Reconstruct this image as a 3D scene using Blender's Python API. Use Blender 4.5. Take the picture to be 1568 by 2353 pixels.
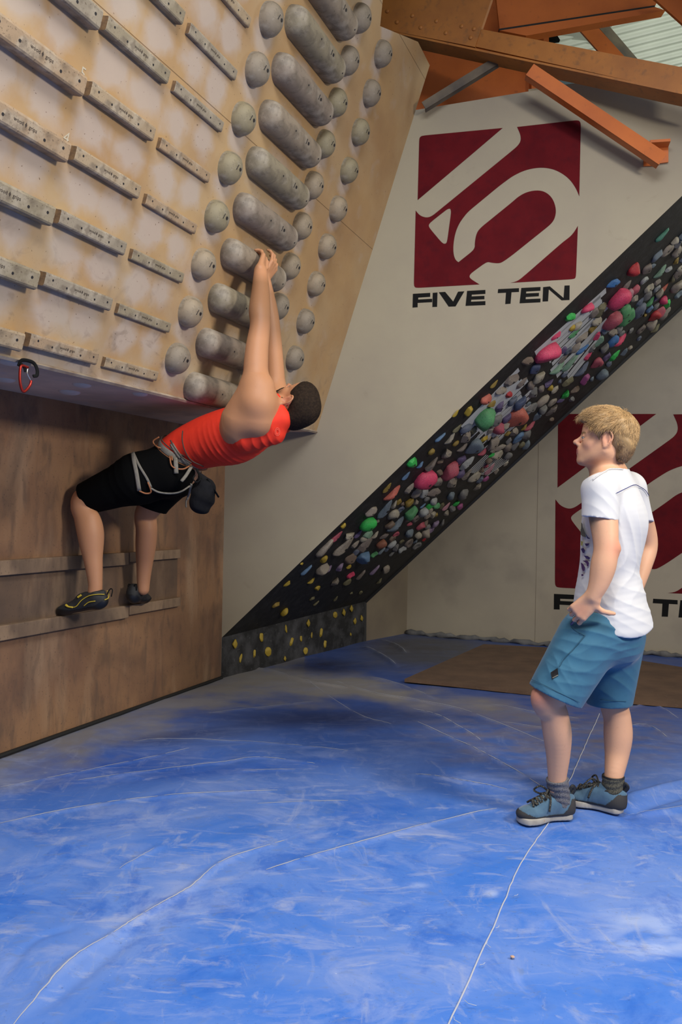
import bpy, bmesh, math, random
import numpy as np
from mathutils import Vector, Matrix, Euler, noise
from mathutils.geometry import tessellate_polygon
random.seed(7); RNG = np.random.default_rng(5)
SC = bpy.context.scene; COL = SC.collection
for o in list(bpy.data.objects): bpy.data.objects.remove(o)

# ------------------------------------------------------------------ camera, light, exposure
FPX, ROLL, CAMH = 1840.0, math.atan(.019), 1.25
CP = np.array([0, 0, CAMH]); CF = np.array([0, 1.0, 0])
CR = np.array([math.cos(ROLL), 0, math.sin(ROLL)]); CU = np.array([-math.sin(ROLL), 0, math.cos(ROLL)])
cam = bpy.data.cameras.new('camera'); camo = bpy.data.objects.new('camera', cam); COL.objects.link(camo)
cam.sensor_fit = 'HORIZONTAL'; cam.sensor_width = 36; cam.lens = FPX / 1568 * 36
cam.clip_start = .05; cam.clip_end = 100
camo.matrix_world = Matrix(((CR[0], CU[0], -CF[0], CP[0]), (CR[1], CU[1], -CF[1], CP[1]), (CR[2], CU[2], -CF[2], CP[2]), (0, 0, 0, 1)))
SC.camera = camo
SC.view_settings.view_transform = 'Standard'; SC.view_settings.look = 'None'
SC.view_settings.exposure = -0.06; SC.view_settings.gamma = 1
w = bpy.data.worlds.new('world'); SC.world = w; w.use_nodes = True
w.node_tree.nodes['Background'].inputs[0].default_value = (1.0, .95, .88, 1)
w.node_tree.nodes['Background'].inputs[1].default_value = .20
def area(name, loc, target, sx, sy, power, color):
    l = bpy.data.lights.new(name, 'AREA'); l.shape = 'RECTANGLE'; l.size = sx; l.size_y = sy; l.energy = power; l.color = color
    o = bpy.data.objects.new(name, l); COL.objects.link(o); o.location = loc
    o.rotation_euler = (Vector(target) - Vector(loc)).to_track_quat('-Z', 'Y').to_euler()
    return o
area('window_key', (3.3, 1.0, 3.05), (-.5, 4.3, 1.5), .62, .55, 150, (1, .92, .80))
area('skylight_front', (.3, .6, 4.6), (.1, 1.9, 0), 2.4, 1.4, 200, (.95, .97, 1))
area('roof_fill_lamp', (5.2, 5.6, 4.5), (2.9, 7.7, 5.9), 1.4, 1.4, 75, (.95, 1, .90))  # unseen fill added to brighten the roof sheet

# ------------------------------------------------------------------ helpers
def ray(u, v): return CF + CR * (u - 784) / FPX + CU * (1176.5 - v) / FPX
def at(u, v, Y): return CP + ray(u, v) * Y
def hit(u, v, P, n):
    r = ray(u, v); return CP + r * (np.dot(np.asarray(P) - CP, n) / np.dot(r, n))
Z3 = np.array([0, 0, 1.0])
def flr(u, v, z=0.0): return hit(u, v, (0, 0, z), Z3)
def unit(a): a = np.asarray(a, float); return a / np.linalg.norm(a)

def tag(o, label=None, cat=None, group=None, kind=None):
    if label: o['label'] = label
    if cat: o['category'] = cat
    if group: o['group'] = group
    if kind: o['kind'] = kind
    return o
def empty(name, loc=(0, 0, 0), M=None):
    o = bpy.data.objects.new(name, None); COL.objects.link(o); o.empty_display_size = .05
    if M is not None: o.matrix_world = M
    else: o.location = loc
    return o
def link(name, me, mats=None, parent=None, M=None):
    o = bpy.data.objects.new(name, me); COL.objects.link(o)
    if mats is not None:
        for m in (mats if isinstance(mats, (list, tuple)) else [mats]): me.materials.append(m)
    if parent is not None: o.parent = parent
    if M is not None: o.matrix_local = M
    return o
def mesh_of(name, bm, smooth=False):
    me = bpy.data.meshes.new(name); bm.normal_update(); bm.to_mesh(me); bm.free()
    if smooth: me.polygons.foreach_set('use_smooth', [True] * len(me.polygons))
    return me
def obj(name, bm, m, parent=None, smooth=False, M=None):
    return link(name, mesh_of(name, bm, smooth), m, parent, M)
def box(bm, lo, hi, bev=0, M=None):
    r = bmesh.ops.create_cube(bm, size=1); vs = r['verts']
    lo = Vector(lo); hi = Vector(hi)
    for v in vs: v.co = Vector(((v.co.x + .5) * (hi.x - lo.x) + lo.x, (v.co.y + .5) * (hi.y - lo.y) + lo.y, (v.co.z + .5) * (hi.z - lo.z) + lo.z))
    if bev:
        es = list({e for v in vs for e in v.link_edges})
        rr = bmesh.ops.bevel(bm, geom=es, offset=bev, segments=2, affect='EDGES', profile=.5)
        vs = list({v for f in rr['faces'] for v in f.verts} | {v for v in vs if v.is_valid})
    if M is not None: bmesh.ops.transform(bm, matrix=M, verts=vs)
    return vs
def poly_prism(bm, pts, ext, holes=()):
    """solid from planar outline pts (3d) extruded by vector ext"""
    loops = [[Vector(p) for p in pts]] + [[Vector(p) for p in h] for h in holes]
    tris = tessellate_polygon(loops); flat = [p for l in loops for p in l]; e = Vector(ext)
    a = [bm.verts.new(p) for p in flat]; b = [bm.verts.new(p + e) for p in flat]
    for t in tris:
        try: bm.faces.new([a[i] for i in t]); bm.faces.new([b[i] for i in reversed(t)])
        except ValueError: pass
    k = 0
    for l in loops:
        n = len(l)
        for i in range(n):
            j = (i + 1) % n; bm.faces.new([a[k + i], a[k + j], b[k + j], b[k + i]])
        k += n
    bmesh.ops.recalc_face_normals(bm, faces=bm.faces)
def tube(bm, pts, rad, seg=8, closed=False, flat=None, up=None):
    """swept tube; rad scalar or list; flat=(a,b) gives a ribbon section"""
    pts = [Vector(p) for p in pts]; n = len(pts)
    rad = list(rad) if hasattr(rad, '__len__') else [rad] * n
    rings = []; pu = Vector(up) if up is not None else Vector((.13, .21, .97))
    for i, p in enumerate(pts):
        t = (pts[(i + 1) % n] - pts[i - 1]) if (closed or 0 < i < n - 1) else (pts[1] - pts[0] if i == 0 else pts[-1] - pts[-2])
        t.normalize(); s = t.cross(pu)
        if s.length < 1e-4: s = t.cross(Vector((1, 0, 0)))
        s.normalize(); q = s.cross(t).normalized()
        if up is None: pu = q
        a, b = (flat if flat else (1, 1))
        rings.append([bm.verts.new(p + (s * math.cos(2 * math.pi * k / seg) * a + q * math.sin(2 * math.pi * k / seg) * b) * rad[i]) for k in range(seg)])
    for i in range(n if closed else n - 1):
        A, B = rings[i], rings[(i + 1) % n]
        for k in range(seg): bm.faces.new([A[k], A[(k + 1) % seg], B[(k + 1) % seg], B[k]])
    if not closed:
        bm.faces.new(rings[0][::-1]); bm.faces.new(rings[-1])
def spline(pts, n=8):
    P = [np.array(p, float) for p in pts]; P = [2 * P[0] - P[1]] + P + [2 * P[-1] - P[-2]]; out = []
    for i in range(1, len(P) - 2):
        for k in range(n):
            t = k / n
            out.append(.5 * ((2 * P[i]) + (-P[i - 1] + P[i + 1]) * t + (2 * P[i - 1] - 5 * P[i] + 4 * P[i + 1] - P[i + 2]) * t * t + (-P[i - 1] + 3 * P[i] - 3 * P[i + 1] + P[i + 2]) * t ** 3))
    out.append(P[-2]); return out
def frame(o, x, y, z):
    return Matrix(((x[0], y[0], z[0], o[0]), (x[1], y[1], z[1], o[1]), (x[2], y[2], z[2], o[2]), (0, 0, 0, 1)))

# ------------------------------------------------------------------ materials
def mat(name, c, rough=.6, c2=None, scale=6, lo=.35, hi=.65, layers=(), bump=0, bscale=60, stretch=(1, 1, 1), metal=0, sss=0, attr=None, coord='Object', spec=.5, sheen=0, amask=False, ldet=6, lrg=.55):
    m = bpy.data.materials.new(name); m.use_nodes = True; nt = m.node_tree; N = nt.nodes; L = nt.links
    b = N['Principled BSDF']; b.inputs['Roughness'].default_value = rough; b.inputs['Metallic'].default_value = metal
    b.inputs['Specular IOR Level'].default_value = spec
    if sheen: b.inputs['Sheen Weight'].default_value = sheen
    if sss:
        b.inputs['Subsurface Weight'].default_value = sss; b.inputs['Subsurface Radius'].default_value = (.012, .005, .003); b.inputs['Subsurface Scale'].default_value = 1
    tc = N.new('ShaderNodeTexCoord')
    def nz(sc, st=(1, 1, 1), det=5, dist=0, rg=.55):
        mp = N.new('ShaderNodeMapping'); mp.inputs['Scale'].default_value = st
        L.new(tc.outputs[coord], mp.inputs[0]); t = N.new('ShaderNodeTexNoise'); L.new(mp.outputs[0], t.inputs['Vector'])
        t.inputs['Scale'].default_value = sc; t.inputs['Detail'].default_value = det; t.inputs['Distortion'].default_value = dist; t.inputs['Roughness'].default_value = rg
        return t.outputs['Fac']
    def rng(s, lo, hi, a=0, bb=1):
        r = N.new('ShaderNodeMapRange'); L.new(s, r.inputs[0]); r.inputs[1].default_value = lo; r.inputs[2].default_value = hi; r.inputs[3].default_value = a; r.inputs[4].default_value = bb
        return r.outputs[0]
    def mix(f, a, bcol):
        x = N.new('ShaderNodeMix'); x.data_type = 'RGBA'; L.new(f, x.inputs[0])
        if hasattr(a, 'links') or hasattr(a, 'node'): L.new(a, x.inputs[6])
        else: x.inputs[6].default_value = (*a, 1)
        if hasattr(bcol, 'node'): L.new(bcol, x.inputs[7])
        else: x.inputs[7].default_value = (*bcol, 1)
        return x.outputs[2]
    col = tuple(c)
    if attr:
        a = N.new('ShaderNodeAttribute'); a.attribute_name = attr; col = a.outputs['Color']
        if c2: col = mix(rng(nz(scale, stretch), lo, hi, 0, .5), col, c2)
    elif c2: col = mix(rng(nz(scale, stretch), lo, hi), col, c2)
    for la in layers:   # (color, scale, lo, hi, amount, stretch, distortion)
        cc, sc, l0, h0, am = la[:5]; st = la[5] if len(la) > 5 else (1, 1, 1); di = la[6] if len(la) > 6 else 0
        fac = rng(nz(sc, st, ldet, di, lrg), l0, h0, 0, am)
        if amask:
            mu = N.new('ShaderNodeMath'); mu.operation = 'MULTIPLY'; L.new(fac, mu.inputs[0]); L.new(a.outputs['Alpha'], mu.inputs[1]); fac = mu.outputs[0]
        col = mix(fac, col, cc)
    if hasattr(col, 'node'): L.new(col, b.inputs['Base Color'])
    else: b.inputs['Base Color'].default_value = (*col, 1)
    if bump:
        bp = N.new('ShaderNodeBump'); bp.inputs['Strength'].default_value = bump; bp.inputs['Distance'].default_value = .004
        L.new(nz(bscale, stretch, 4), bp.inputs['Height']); L.new(bp.outputs[0], b.inputs['Normal'])
    m['_x'] = 0
    return m, (N, L, b, tc, nz, rng, mix, col)
def M_(*a, **k): return mat(*a, **k)[0]

# ------------------------------------------------------------------ the planes of the place
PHI = math.radians(22.5); PSI = math.radians(12.8)
C1 = flr(508, 1560)                                            # corner where the plywood wall meets the white wall
dA = np.array([math.sin(PHI), math.cos(PHI), 0]); nA = np.array([math.cos(PHI), -math.sin(PHI), 0])
dW = np.array([math.cos(PSI), -math.sin(PSI), 0]); nW = np.array([-math.sin(PSI), -math.cos(PSI), 0])
onA = lambda u, v, d=0: hit(u, v, C1 + nA * d, nA)
onW = lambda u, v, d=0: hit(u, v, C1 + nW * d, nW)
ZB = onW(727, 993)[2]
b0 = hit(0, 818, (0, 0, ZB), Z3); b1 = onW(727, 993); b2 = onW(955, 255)
sB = unit(b1 - b0); nB = unit(np.cross(sB, b2 - b1)); nB = nB if nB[1] < 0 else -nB
wB = np.cross(nB, sB); wB = wB if wB[2] > 0 else -wB            # up the board
MB = frame(b1, sB, wB, nB) if np.dot(np.cross(sB, wB), nB) > 0 else frame(b1, -sB, wB, nB)
sX = np.array(MB.col[0][:3])
def onB(u, v, d=0):
    p = hit(u, v, b1 + nB * d, nB) - b1
    return np.array([np.dot(p, sX), np.dot(p, wB)])
GA = math.radians(24.5); dG = np.array([math.cos(GA), -math.sin(GA), 0]); nG = np.array([-math.sin(GA), -math.cos(GA), 0])
G0 = flr(1250, 1483)
onG = lambda u, v, d=0: hit(u, v, G0 + nG * d, nG)
E0 = onW(510, 1465); E1 = onW(1568, 450); E1 = E0 + (E1 - E0) * 1.25     # near edge of the overhanging wall
KB = flr(840, 1473); KT = hit(840, 1382, KB, np.array([0, 1.0, 0]))
eH = E1 - E0; kH = KT - E0; nH = unit(np.cross(eH, kH)); nH = nH if nH[2] < 0 else -nH
onH = lambda u, v, d=0: hit(u, v, E0 + nH * d, nH)
# ------------------------------------------------------------------ material palette
def ply(name, c, c2, coord='Object', extra=(), **k):
    return M_(name, c, .62, c2, 2.2, .38, .62, layers=[((.38, .25, .15), 5, .50, .68, .55, (1, 1, .22)), ((.055, .038, .030), 2.0, .50, .68, .75, (1, 1, .45), .8), ((.10, .065, .045), 15, .52, .68, .55, (1, 1, .3), .5), ((.05, .036, .03), 90, .62, .70, .6)] + list(extra), bump=.10, bscale=90, coord=coord, **k)
m_plywood = ply('weathered_plywood', (.275, .148, .074), (.185, .097, .055))
m_rail = ply('chalky_rail_wood', (.30, .20, .12), (.17, .11, .07))
m_cream = M_('cream_painted_panel', (.365, .32, .225), .6, (.315, .27, .20), 1.3, layers=[((.30, .25, .19), 2.4, .58, .80, .3), ((.17, .13, .09), 5, .68, .84, .35, (1, 1, 1), 1.5), ((.1, .08, .06), 130, .72, .76, .4)], bump=.06, bscale=120)
m_cream2 = M_('cream_side_panel', (.37, .32, .24), .6, (.31, .27, .21), 1.2, layers=[((.17, .145, .12), 2.2, .54, .78, .45), ((.08, .06, .05), 130, .70, .75, .4)], bump=.06, bscale=120)
m_tan = M_('tan_panel', (.22, .18, .125), .6, (.17, .135, .10), 2)
m_red = M_('dark_red_paint', (.095, .004, .008), .75, (.125, .006, .010), 5, layers=[((.06, .005, .010), 16, .50, .75, .5)], spec=.12)
m_blackpaint = M_('black_paint', (.008, .008, .008), .75, spec=.12)
m_hblack = M_('black_textured_paint', (.007, .007, .007), .62, (.022, .022, .022), 16, .45, .75, layers=[((.16, .16, .16), 70, .68, .74, .7, (.35, 1, 1)), ((.30, .30, .30), 150, .73, .76, .8)], bump=.35, bscale=70)
m_kick = M_('dusty_black_kickboard', (.012, .012, .013), .7, (.065, .065, .07), 7, .42, .72, layers=[((.11, .11, .12), 50, .62, .72, .7)], bump=.3, bscale=60)
m_white = M_('white_painted_stripe', (.50, .51, .50), .6)
m_edge = M_('black_edge_trim', (.010, .010, .010), .5)
m_orange = M_('orange_steel_paint', (.60, .155, .025), .48, (.48, .115, .02), 3, layers=[((.16, .05, .02), 20, .62, .78, .5), ((.05, .03, .02), 120, .68, .74, .5)], bump=.05)
m_orange_d = M_('aged_orange_steel_paint', (.44, .165, .03), .55, (.33, .12, .025), 4, layers=[((.13, .07, .03), 26, .55, .72, .5)], bump=.05)
m_greysteel = M_('grimy_grey_steel', (.15, .115, .075), .6, (.07, .055, .045), 6)
m_roof = M_('corrugated_roof_sheet', (.72, .76, .66), .5, (.60, .64, .55), 2)
m_back = M_('pale_far_wall', (.42, .45, .38), .7, (.30, .33, .28), .8)
m_brownmat = M_('brown_carpet', (.135, .078, .045), .95, (.095, .055, .033), 5, layers=[((.20, .14, .10), 40, .58, .75, .4)], bump=.3, bscale=250)
m_concrete = M_('concrete', (.2, .2, .19), .9)
m_thread = M_('pale_seam_thread', (.50, .52, .58), .8)

# board: birch ply with chalk bloom on a lattice above every hold, seams
mb_, (N, L, bs, tc, nz, rng, mix, col) = mat('birch_board', (.45, .285, .13), .55, (.36, .215, .10), 2.0, .35, .65, layers=[((.46, .36, .22), 1.5, .45, .7, .5)], bump=.05, bscale=80)
sep = N.new('ShaderNodeSeparateXYZ'); L.new(tc.outputs['Object'], sep.inputs[0])
def mth(op, a, b=None, c=None):
    n = N.new('ShaderNodeMath'); n.operation = op
    for i, q in enumerate((a, b, c)):
        if q is None: continue
        if hasattr(q, 'node'): L.new(q, n.inputs[i])
        else: n.inputs[i].default_value = q
    return n.outputs[0]
def bell(x, c0, wd): return mth('SUBTRACT', 1.0, mth('MINIMUM', 1.0, mth('ABSOLUTE', mth('DIVIDE', mth('SUBTRACT', x, c0), wd))))
X, Y_ = sep.outputs[0], sep.outputs[1]
wm = mth('MODULO', mth('ADD', Y_, 5 * .2425 - .066), .2425)             # height above the rung row
def cols(cs): 
    o = None
    for c0, wd in cs:
        b_ = bell(X, c0, wd); o = b_ if o is None else mth('MAXIMUM', o, b_)
    return o
cA = mth('MULTIPLY', cols([(-3.22, .22), (-3.0, .12), (-2.74, .17), (-2.52, .15), (-2.27, .15), (-2.08, .13)]), bell(wm, .155, .12))
wm2 = mth('MODULO', mth('ADD', Y_, 5 * .24 - .213), .24)
cB = mth('MULTIPLY', cols([(-1.83, .13), (-1.38, .20), (-.98, .12), (-.62, .11)]), bell(wm2, .14, .12))
cc = mth('MAXIMUM', cA, cB)
nn = nz(5.5, (1, 1, 1), 4, .4)
f1 = rng(mth('ADD', cc, mth('MULTIPLY', mth('SUBTRACT', nn, .5), 1.3)), .12, .55, 0, .62)
col = mix(f1, col, (.46, .40, .37))
low = rng(Y_, .0, .75, .6, 0)                                       # scuffs and rubber marks, thicker near the lower edge
f2 = mth('MULTIPLY', rng(nz(11, (1, 1, 1), 6, .8), .55, .68), low); col = mix(f2, col, (.13, .085, .06))
f2b = mth('MULTIPLY', rng(nz(3.5, (1, 1, 1), 6, .3), .40, .65), rng(Y_, -.05, .9, .55, 0)); col = mix(f2b, col, (.42, .36, .27))
f3 = rng(nz(75, (1, 1, 1), 2), .70, .73, 0, .8); col = mix(f3, col, (.12, .06, .03))
for w0 in (1.22, 2.44):
    col = mix(rng(mth('ABSOLUTE', mth('SUBTRACT', Y_, w0 + .13)), .0015, .003, .75, 0), col, (.10, .05, .02))
rs = rng(mth('DISTANCE' if False else 'ABSOLUTE', mth('SUBTRACT', X, -1.47)), .16, .36, .8, 0)
col = mix(mth('MULTIPLY', mth('MULTIPLY', rs, rng(Y_, .0, .13, 1, 0)), rng(nz(9), .3, .6)), col, (.30, .07, .06))   # red shoe rubber rubbed on the corner
L.new(col, bs.inputs['Base Color']); m_board = mb_
m_under = M_('scuffed_grey_underside', (.66, .46, .32), .7, (.46, .32, .23), 3, layers=[((.36, .33, .33), 7, .56, .72, .5), ((.16, .07, .08), 4, .6, .8, .4)])

# ------------------------------------------------------------------ setting
def struct(name, bm, m, parent=None):
    o = obj(name, bm, m, parent)
    if parent is None: o['kind'] = 'structure'
    return o
bm = bmesh.new(); box(bm, (-9, -6, -.5), (9, 13, -.32)); struct('floor', bm, m_concrete)

# left wall: plywood, from in front of the picture to the corner
zt = onA(0, 895)[2]
A_l = C1 - dA * 4.2
bm = bmesh.new()
poly_prism(bm, [A_l - Z3 * .3, C1 - Z3 * .3, C1 + Z3 * (ZB + .3), A_l + Z3 * (ZB + .3)], -nA * .05)
wl = struct('wall_left', bm, m_plywood)
bm = bmesh.new(); tube(bm, [A_l + nA * .008 + Z3 * .012, C1 + nA * .008 + Z3 * .012], .012, 8)
struct('baseboard_left', bm, m_edge)
def rail(name, p0, p1, dz, dep, lab, w_end=None):
    a = p0.copy(); b = p1.copy()
    z = (a[2] + b[2]) / 2; a[2] = b[2] = z
    bm = bmesh.new(); L_ = np.linalg.norm(b - a)
    Mx = frame(a, unit(b - a), np.array(nA), Z3) @ Matrix.Identity(4)
    Mx = Matrix([list(r) for r in Mx])
    box(bm, (0, 0, -dz), (L_, dep, 0), .004)
    o = obj(name, bm, m_rail); o.matrix_world = Mx
    return tag(o, lab, 'foot rail', 'foot rails on the plywood wall')
# two rails, each of two timbers meeting near the climber's far leg
for (vl, vr, nm) in ((1300, 1262, 'upper'), (1418, 1372, 'lower')):
    pr = onA(416, vr, .0); pr_ = onA(416, vr, .035)
    zr = pr_[2]
    s_end = np.dot(pr_ - C1, dA); s_mid = np.dot(onA(298, vr + 12, .035) - C1, dA)
    z0 = zr
    mk = lambda s: C1 + dA * s + Z3 * z0
    rail('foot_rail', mk(-4.2), mk(s_mid - .004), .075, .035, f'long chalky timber foot rail on the plywood wall, {nm} row, left piece')
    rail('foot_rail', mk(s_mid + .004), mk(s_end), .06, .035, f'short chalky timber foot rail, {nm} row, right piece ending near the white wall')
ZRAIL = z0
m_rub_shade = ply('rubber_and_shade_plywood', (.175, .105, .062), (.100, .064, .042))  # darker tone: shoe rubber marks plus shade painted into the colour
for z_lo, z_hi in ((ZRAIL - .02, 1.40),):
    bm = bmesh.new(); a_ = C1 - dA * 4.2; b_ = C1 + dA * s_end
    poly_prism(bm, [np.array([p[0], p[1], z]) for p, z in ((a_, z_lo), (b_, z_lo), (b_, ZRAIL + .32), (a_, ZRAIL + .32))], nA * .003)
    obj('rubbed_shaded_panel', bm, m_rub_shade, wl)['label'] = 'plywood darkened by shoe rubber and painted-in shade'

# white wall with the painted emblem
wtop = onW(960, 252)
Wp = [C1 - Z3 * .3, E0, E1, E1 + Z3 * 1.1, onW(1568, 152) + (onW(1568, 152) - wtop) * .2, wtop, onW(960, 252) - dW * .35, C1 + Z3 * (ZB + .3)]
Wp[3] = Wp[4] + (Wp[2] - Wp[4]) * .001
bm = bmesh.new(); poly_prism(bm, [Wp[0], Wp[1], Wp[2], Wp[4], Wp[5], Wp[6], Wp[7]], -nW * .03); wallw = struct('wall_back', bm, m_cream)
# right wall (further back)
g935 = onG(935, 1450); gR = G0 + dG * 4.0
bm = bmesh.new(); a = g935.copy(); a[2] = -.3; b = gR.copy(); b[2] = -.3
poly_prism(bm, [a, b, b + Z3 * 4.6, a + Z3 * 4.6], -nG * .05); wallg = struct('wall_right', bm, m_cream2)
bm = bmesh.new(); js = onG(1234, 1250); box(bm, (-.002, 0, -.3), (.002, .0015, 4))
o = obj('panel_seam', bm, m_tan, wallg); o.matrix_world = frame((js[0], js[1], 0), dG, nG, Z3)
# return panel between kickboard and right wall
kb = KB.copy(); kb[2] = -.3; kd = unit(a - kb); kn = np.array([kd[1], -kd[0], 0])
bm = bmesh.new(); poly_prism(bm, [kb, a, a + Z3 * 1.9, kb + Z3 * 1.1], -kn * .03); struct('wall_return', bm, m_tan)

# overhanging wall with kickboard
E0b = C1.copy(); E0b[2] = -.3
bm = bmesh.new(); poly_prism(bm, [E0, E1, E1 + kH, KT], -nH * .035); wallh = struct('wall_overhang', bm, m_hblack)
bm = bmesh.new(); poly_prism(bm, [E0b, KB - Z3 * .3, KT, E0], unit(np.cross(kH, Z3)) * -.03); kick = obj('kickboard', bm, m_kick, wallh)
bm = bmesh.new(); tube(bm, [KT - Z3 * .0, KT + eH * 1.0], .02, 4); obj('edge_trim', bm, m_edge, wallh)
bm = bmesh.new(); tube(bm, [KT + Z3 * .0, KB - Z3 * .2], .014, 4); obj('corner_trim', bm, m_edge, wallh)

# painted emblem: outline drawn once in the unit square of the emblem, placed on both walls
def homog(src, dst):
    A = []
    for (x, y), (X_, Y2) in zip(src, dst):
        A.append([x, y, 1, 0, 0, 0, -X_ * x, -X_ * y, -X_]); A.append([0, 0, 0, x, y, 1, -Y2 * x, -Y2 * y, -Y2])
    return np.linalg.svd(np.array(A))[2][-1].reshape(3, 3)
def happ(H, p): q = H @ np.array([p[0], p[1], 1]); return q[0] / q[2], q[1] / q[2]
LG = [[(230, 178), (234, 166), (246, 159), (655, 120), (500, 252), (222, 487)],
 [(728, 115), (1035, 80), (1048, 86), (1053, 100), (1045, 468), (1030, 430), (1000, 385), (960, 352), (912, 329), (860, 321), (810, 325), (760, 338), (705, 365), (640, 413), (480, 545), (455, 575), (430, 612), (412, 660), (403, 720), (405, 765), (415, 792), (430, 803), (513, 737), (513, 700), (522, 655), (542, 628), (700, 500), (740, 465), (785, 443), (840, 436), (880, 449), (912, 482), (928, 535), (921, 580), (900, 610), (700, 770), (655, 802), (635, 809), (600, 806), (575, 800), (490, 862), (485, 878), (495, 890), (537, 916), (215, 934), (205, 927), (203, 910), (212, 540), (232, 565), (265, 577), (293, 570), (330, 540), (520, 385), (700, 238), (735, 208), (748, 182), (745, 152)],
 [(1038, 618), (1028, 880), (1018, 889), (695, 908), (730, 900), (765, 872), (960, 702), (1000, 672), (1020, 648)]]
LH = [(280, 606), (375, 531), (388, 531), (393, 545), (372, 700), (364, 710), (348, 707), (278, 624)]
LT = [[(198, 964), (286, 959), (286, 979), (225, 983), (225, 993), (296, 989), (296, 1006), (222, 1010), (222, 1032), (196, 1034)],
 [(299, 959), (323, 957), (321, 1030), (297, 1031)], [(330, 956), (362, 954), (403, 1003), (428, 953), (460, 951), (415, 1028), (380, 1029)],
 [(474, 949), (567, 944), (567, 964), (498, 968), (497, 977), (562, 974), (562, 991), (495, 994), (494, 1004), (567, 1001), (567, 1021), (466, 1025)],
 [(632, 940), (738, 935), (738, 954), (700, 956), (695, 1014), (668, 1016), (672, 958), (630, 960)],
 [(750, 934), (848, 929), (847, 948), (775, 952), (774, 962), (840, 959), (839, 976), (773, 980), (772, 991), (848, 988), (847, 1007), (741, 1012)],
 [(861, 930), (895, 926), (965, 985), (970, 922), (996, 921), (995, 995), (955, 997), (890, 941), (886, 1002), (858, 1003)]]
toP = lambda q: (860 + q[0] / 2.2147, 240 + q[1] / 2.2147)
H2 = homog([toP(q) for q in ((230, 160), (1052, 82), (203, 933), (1028, 889))], [(1283, 951), (1722, 951), (1276, 1349), (1712, 1371)])
def round_loop(l, it=2):
    l = [np.array(p, float) for p in l]
    for _ in range(it):
        o = []
        for i in range(len(l)):
            p, a_, b_ = l[i], l[i - 1], l[(i + 1) % len(l)]
            ang = np.dot(unit(p - a_), unit(b_ - p)) if np.linalg.norm(p - a_) > .1 and np.linalg.norm(b_ - p) > .1 else 1
            if ang > .35: 
                da, db = min(.25, 14 / np.linalg.norm(p - a_)), min(.25, 14 / np.linalg.norm(b_ - p)); o += [p + (a_ - p) * da, p + (b_ - p) * db]
            else: o.append(p)
        l = o
    return l
def paint(parent, mapf, onX, n):
    bm = bmesh.new()
    for i, l in enumerate(LG):
        P = [onX(*mapf(toP(q)), .0006) for q in round_loop(l)]
        h = [[onX(*mapf(toP(q)), .0006) for q in round_loop(LH)]] if i == 1 else []
        poly_prism(bm, P, n * .0012, h)
    obj('painted_emblem', bm, m_red, parent)['label'] = 'dark red square emblem with curved strokes'
    for l in LT:
        bm = bmesh.new(); poly_prism(bm, [onX(*mapf(toP(q)), .0006) for q in l], n * .0012); obj('painted_letter', bm, m_blackpaint, parent)
paint(wallw, lambda p: p, onW, nW)
paint(wallg, lambda p: happ(H2, p), onG, nG)

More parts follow.
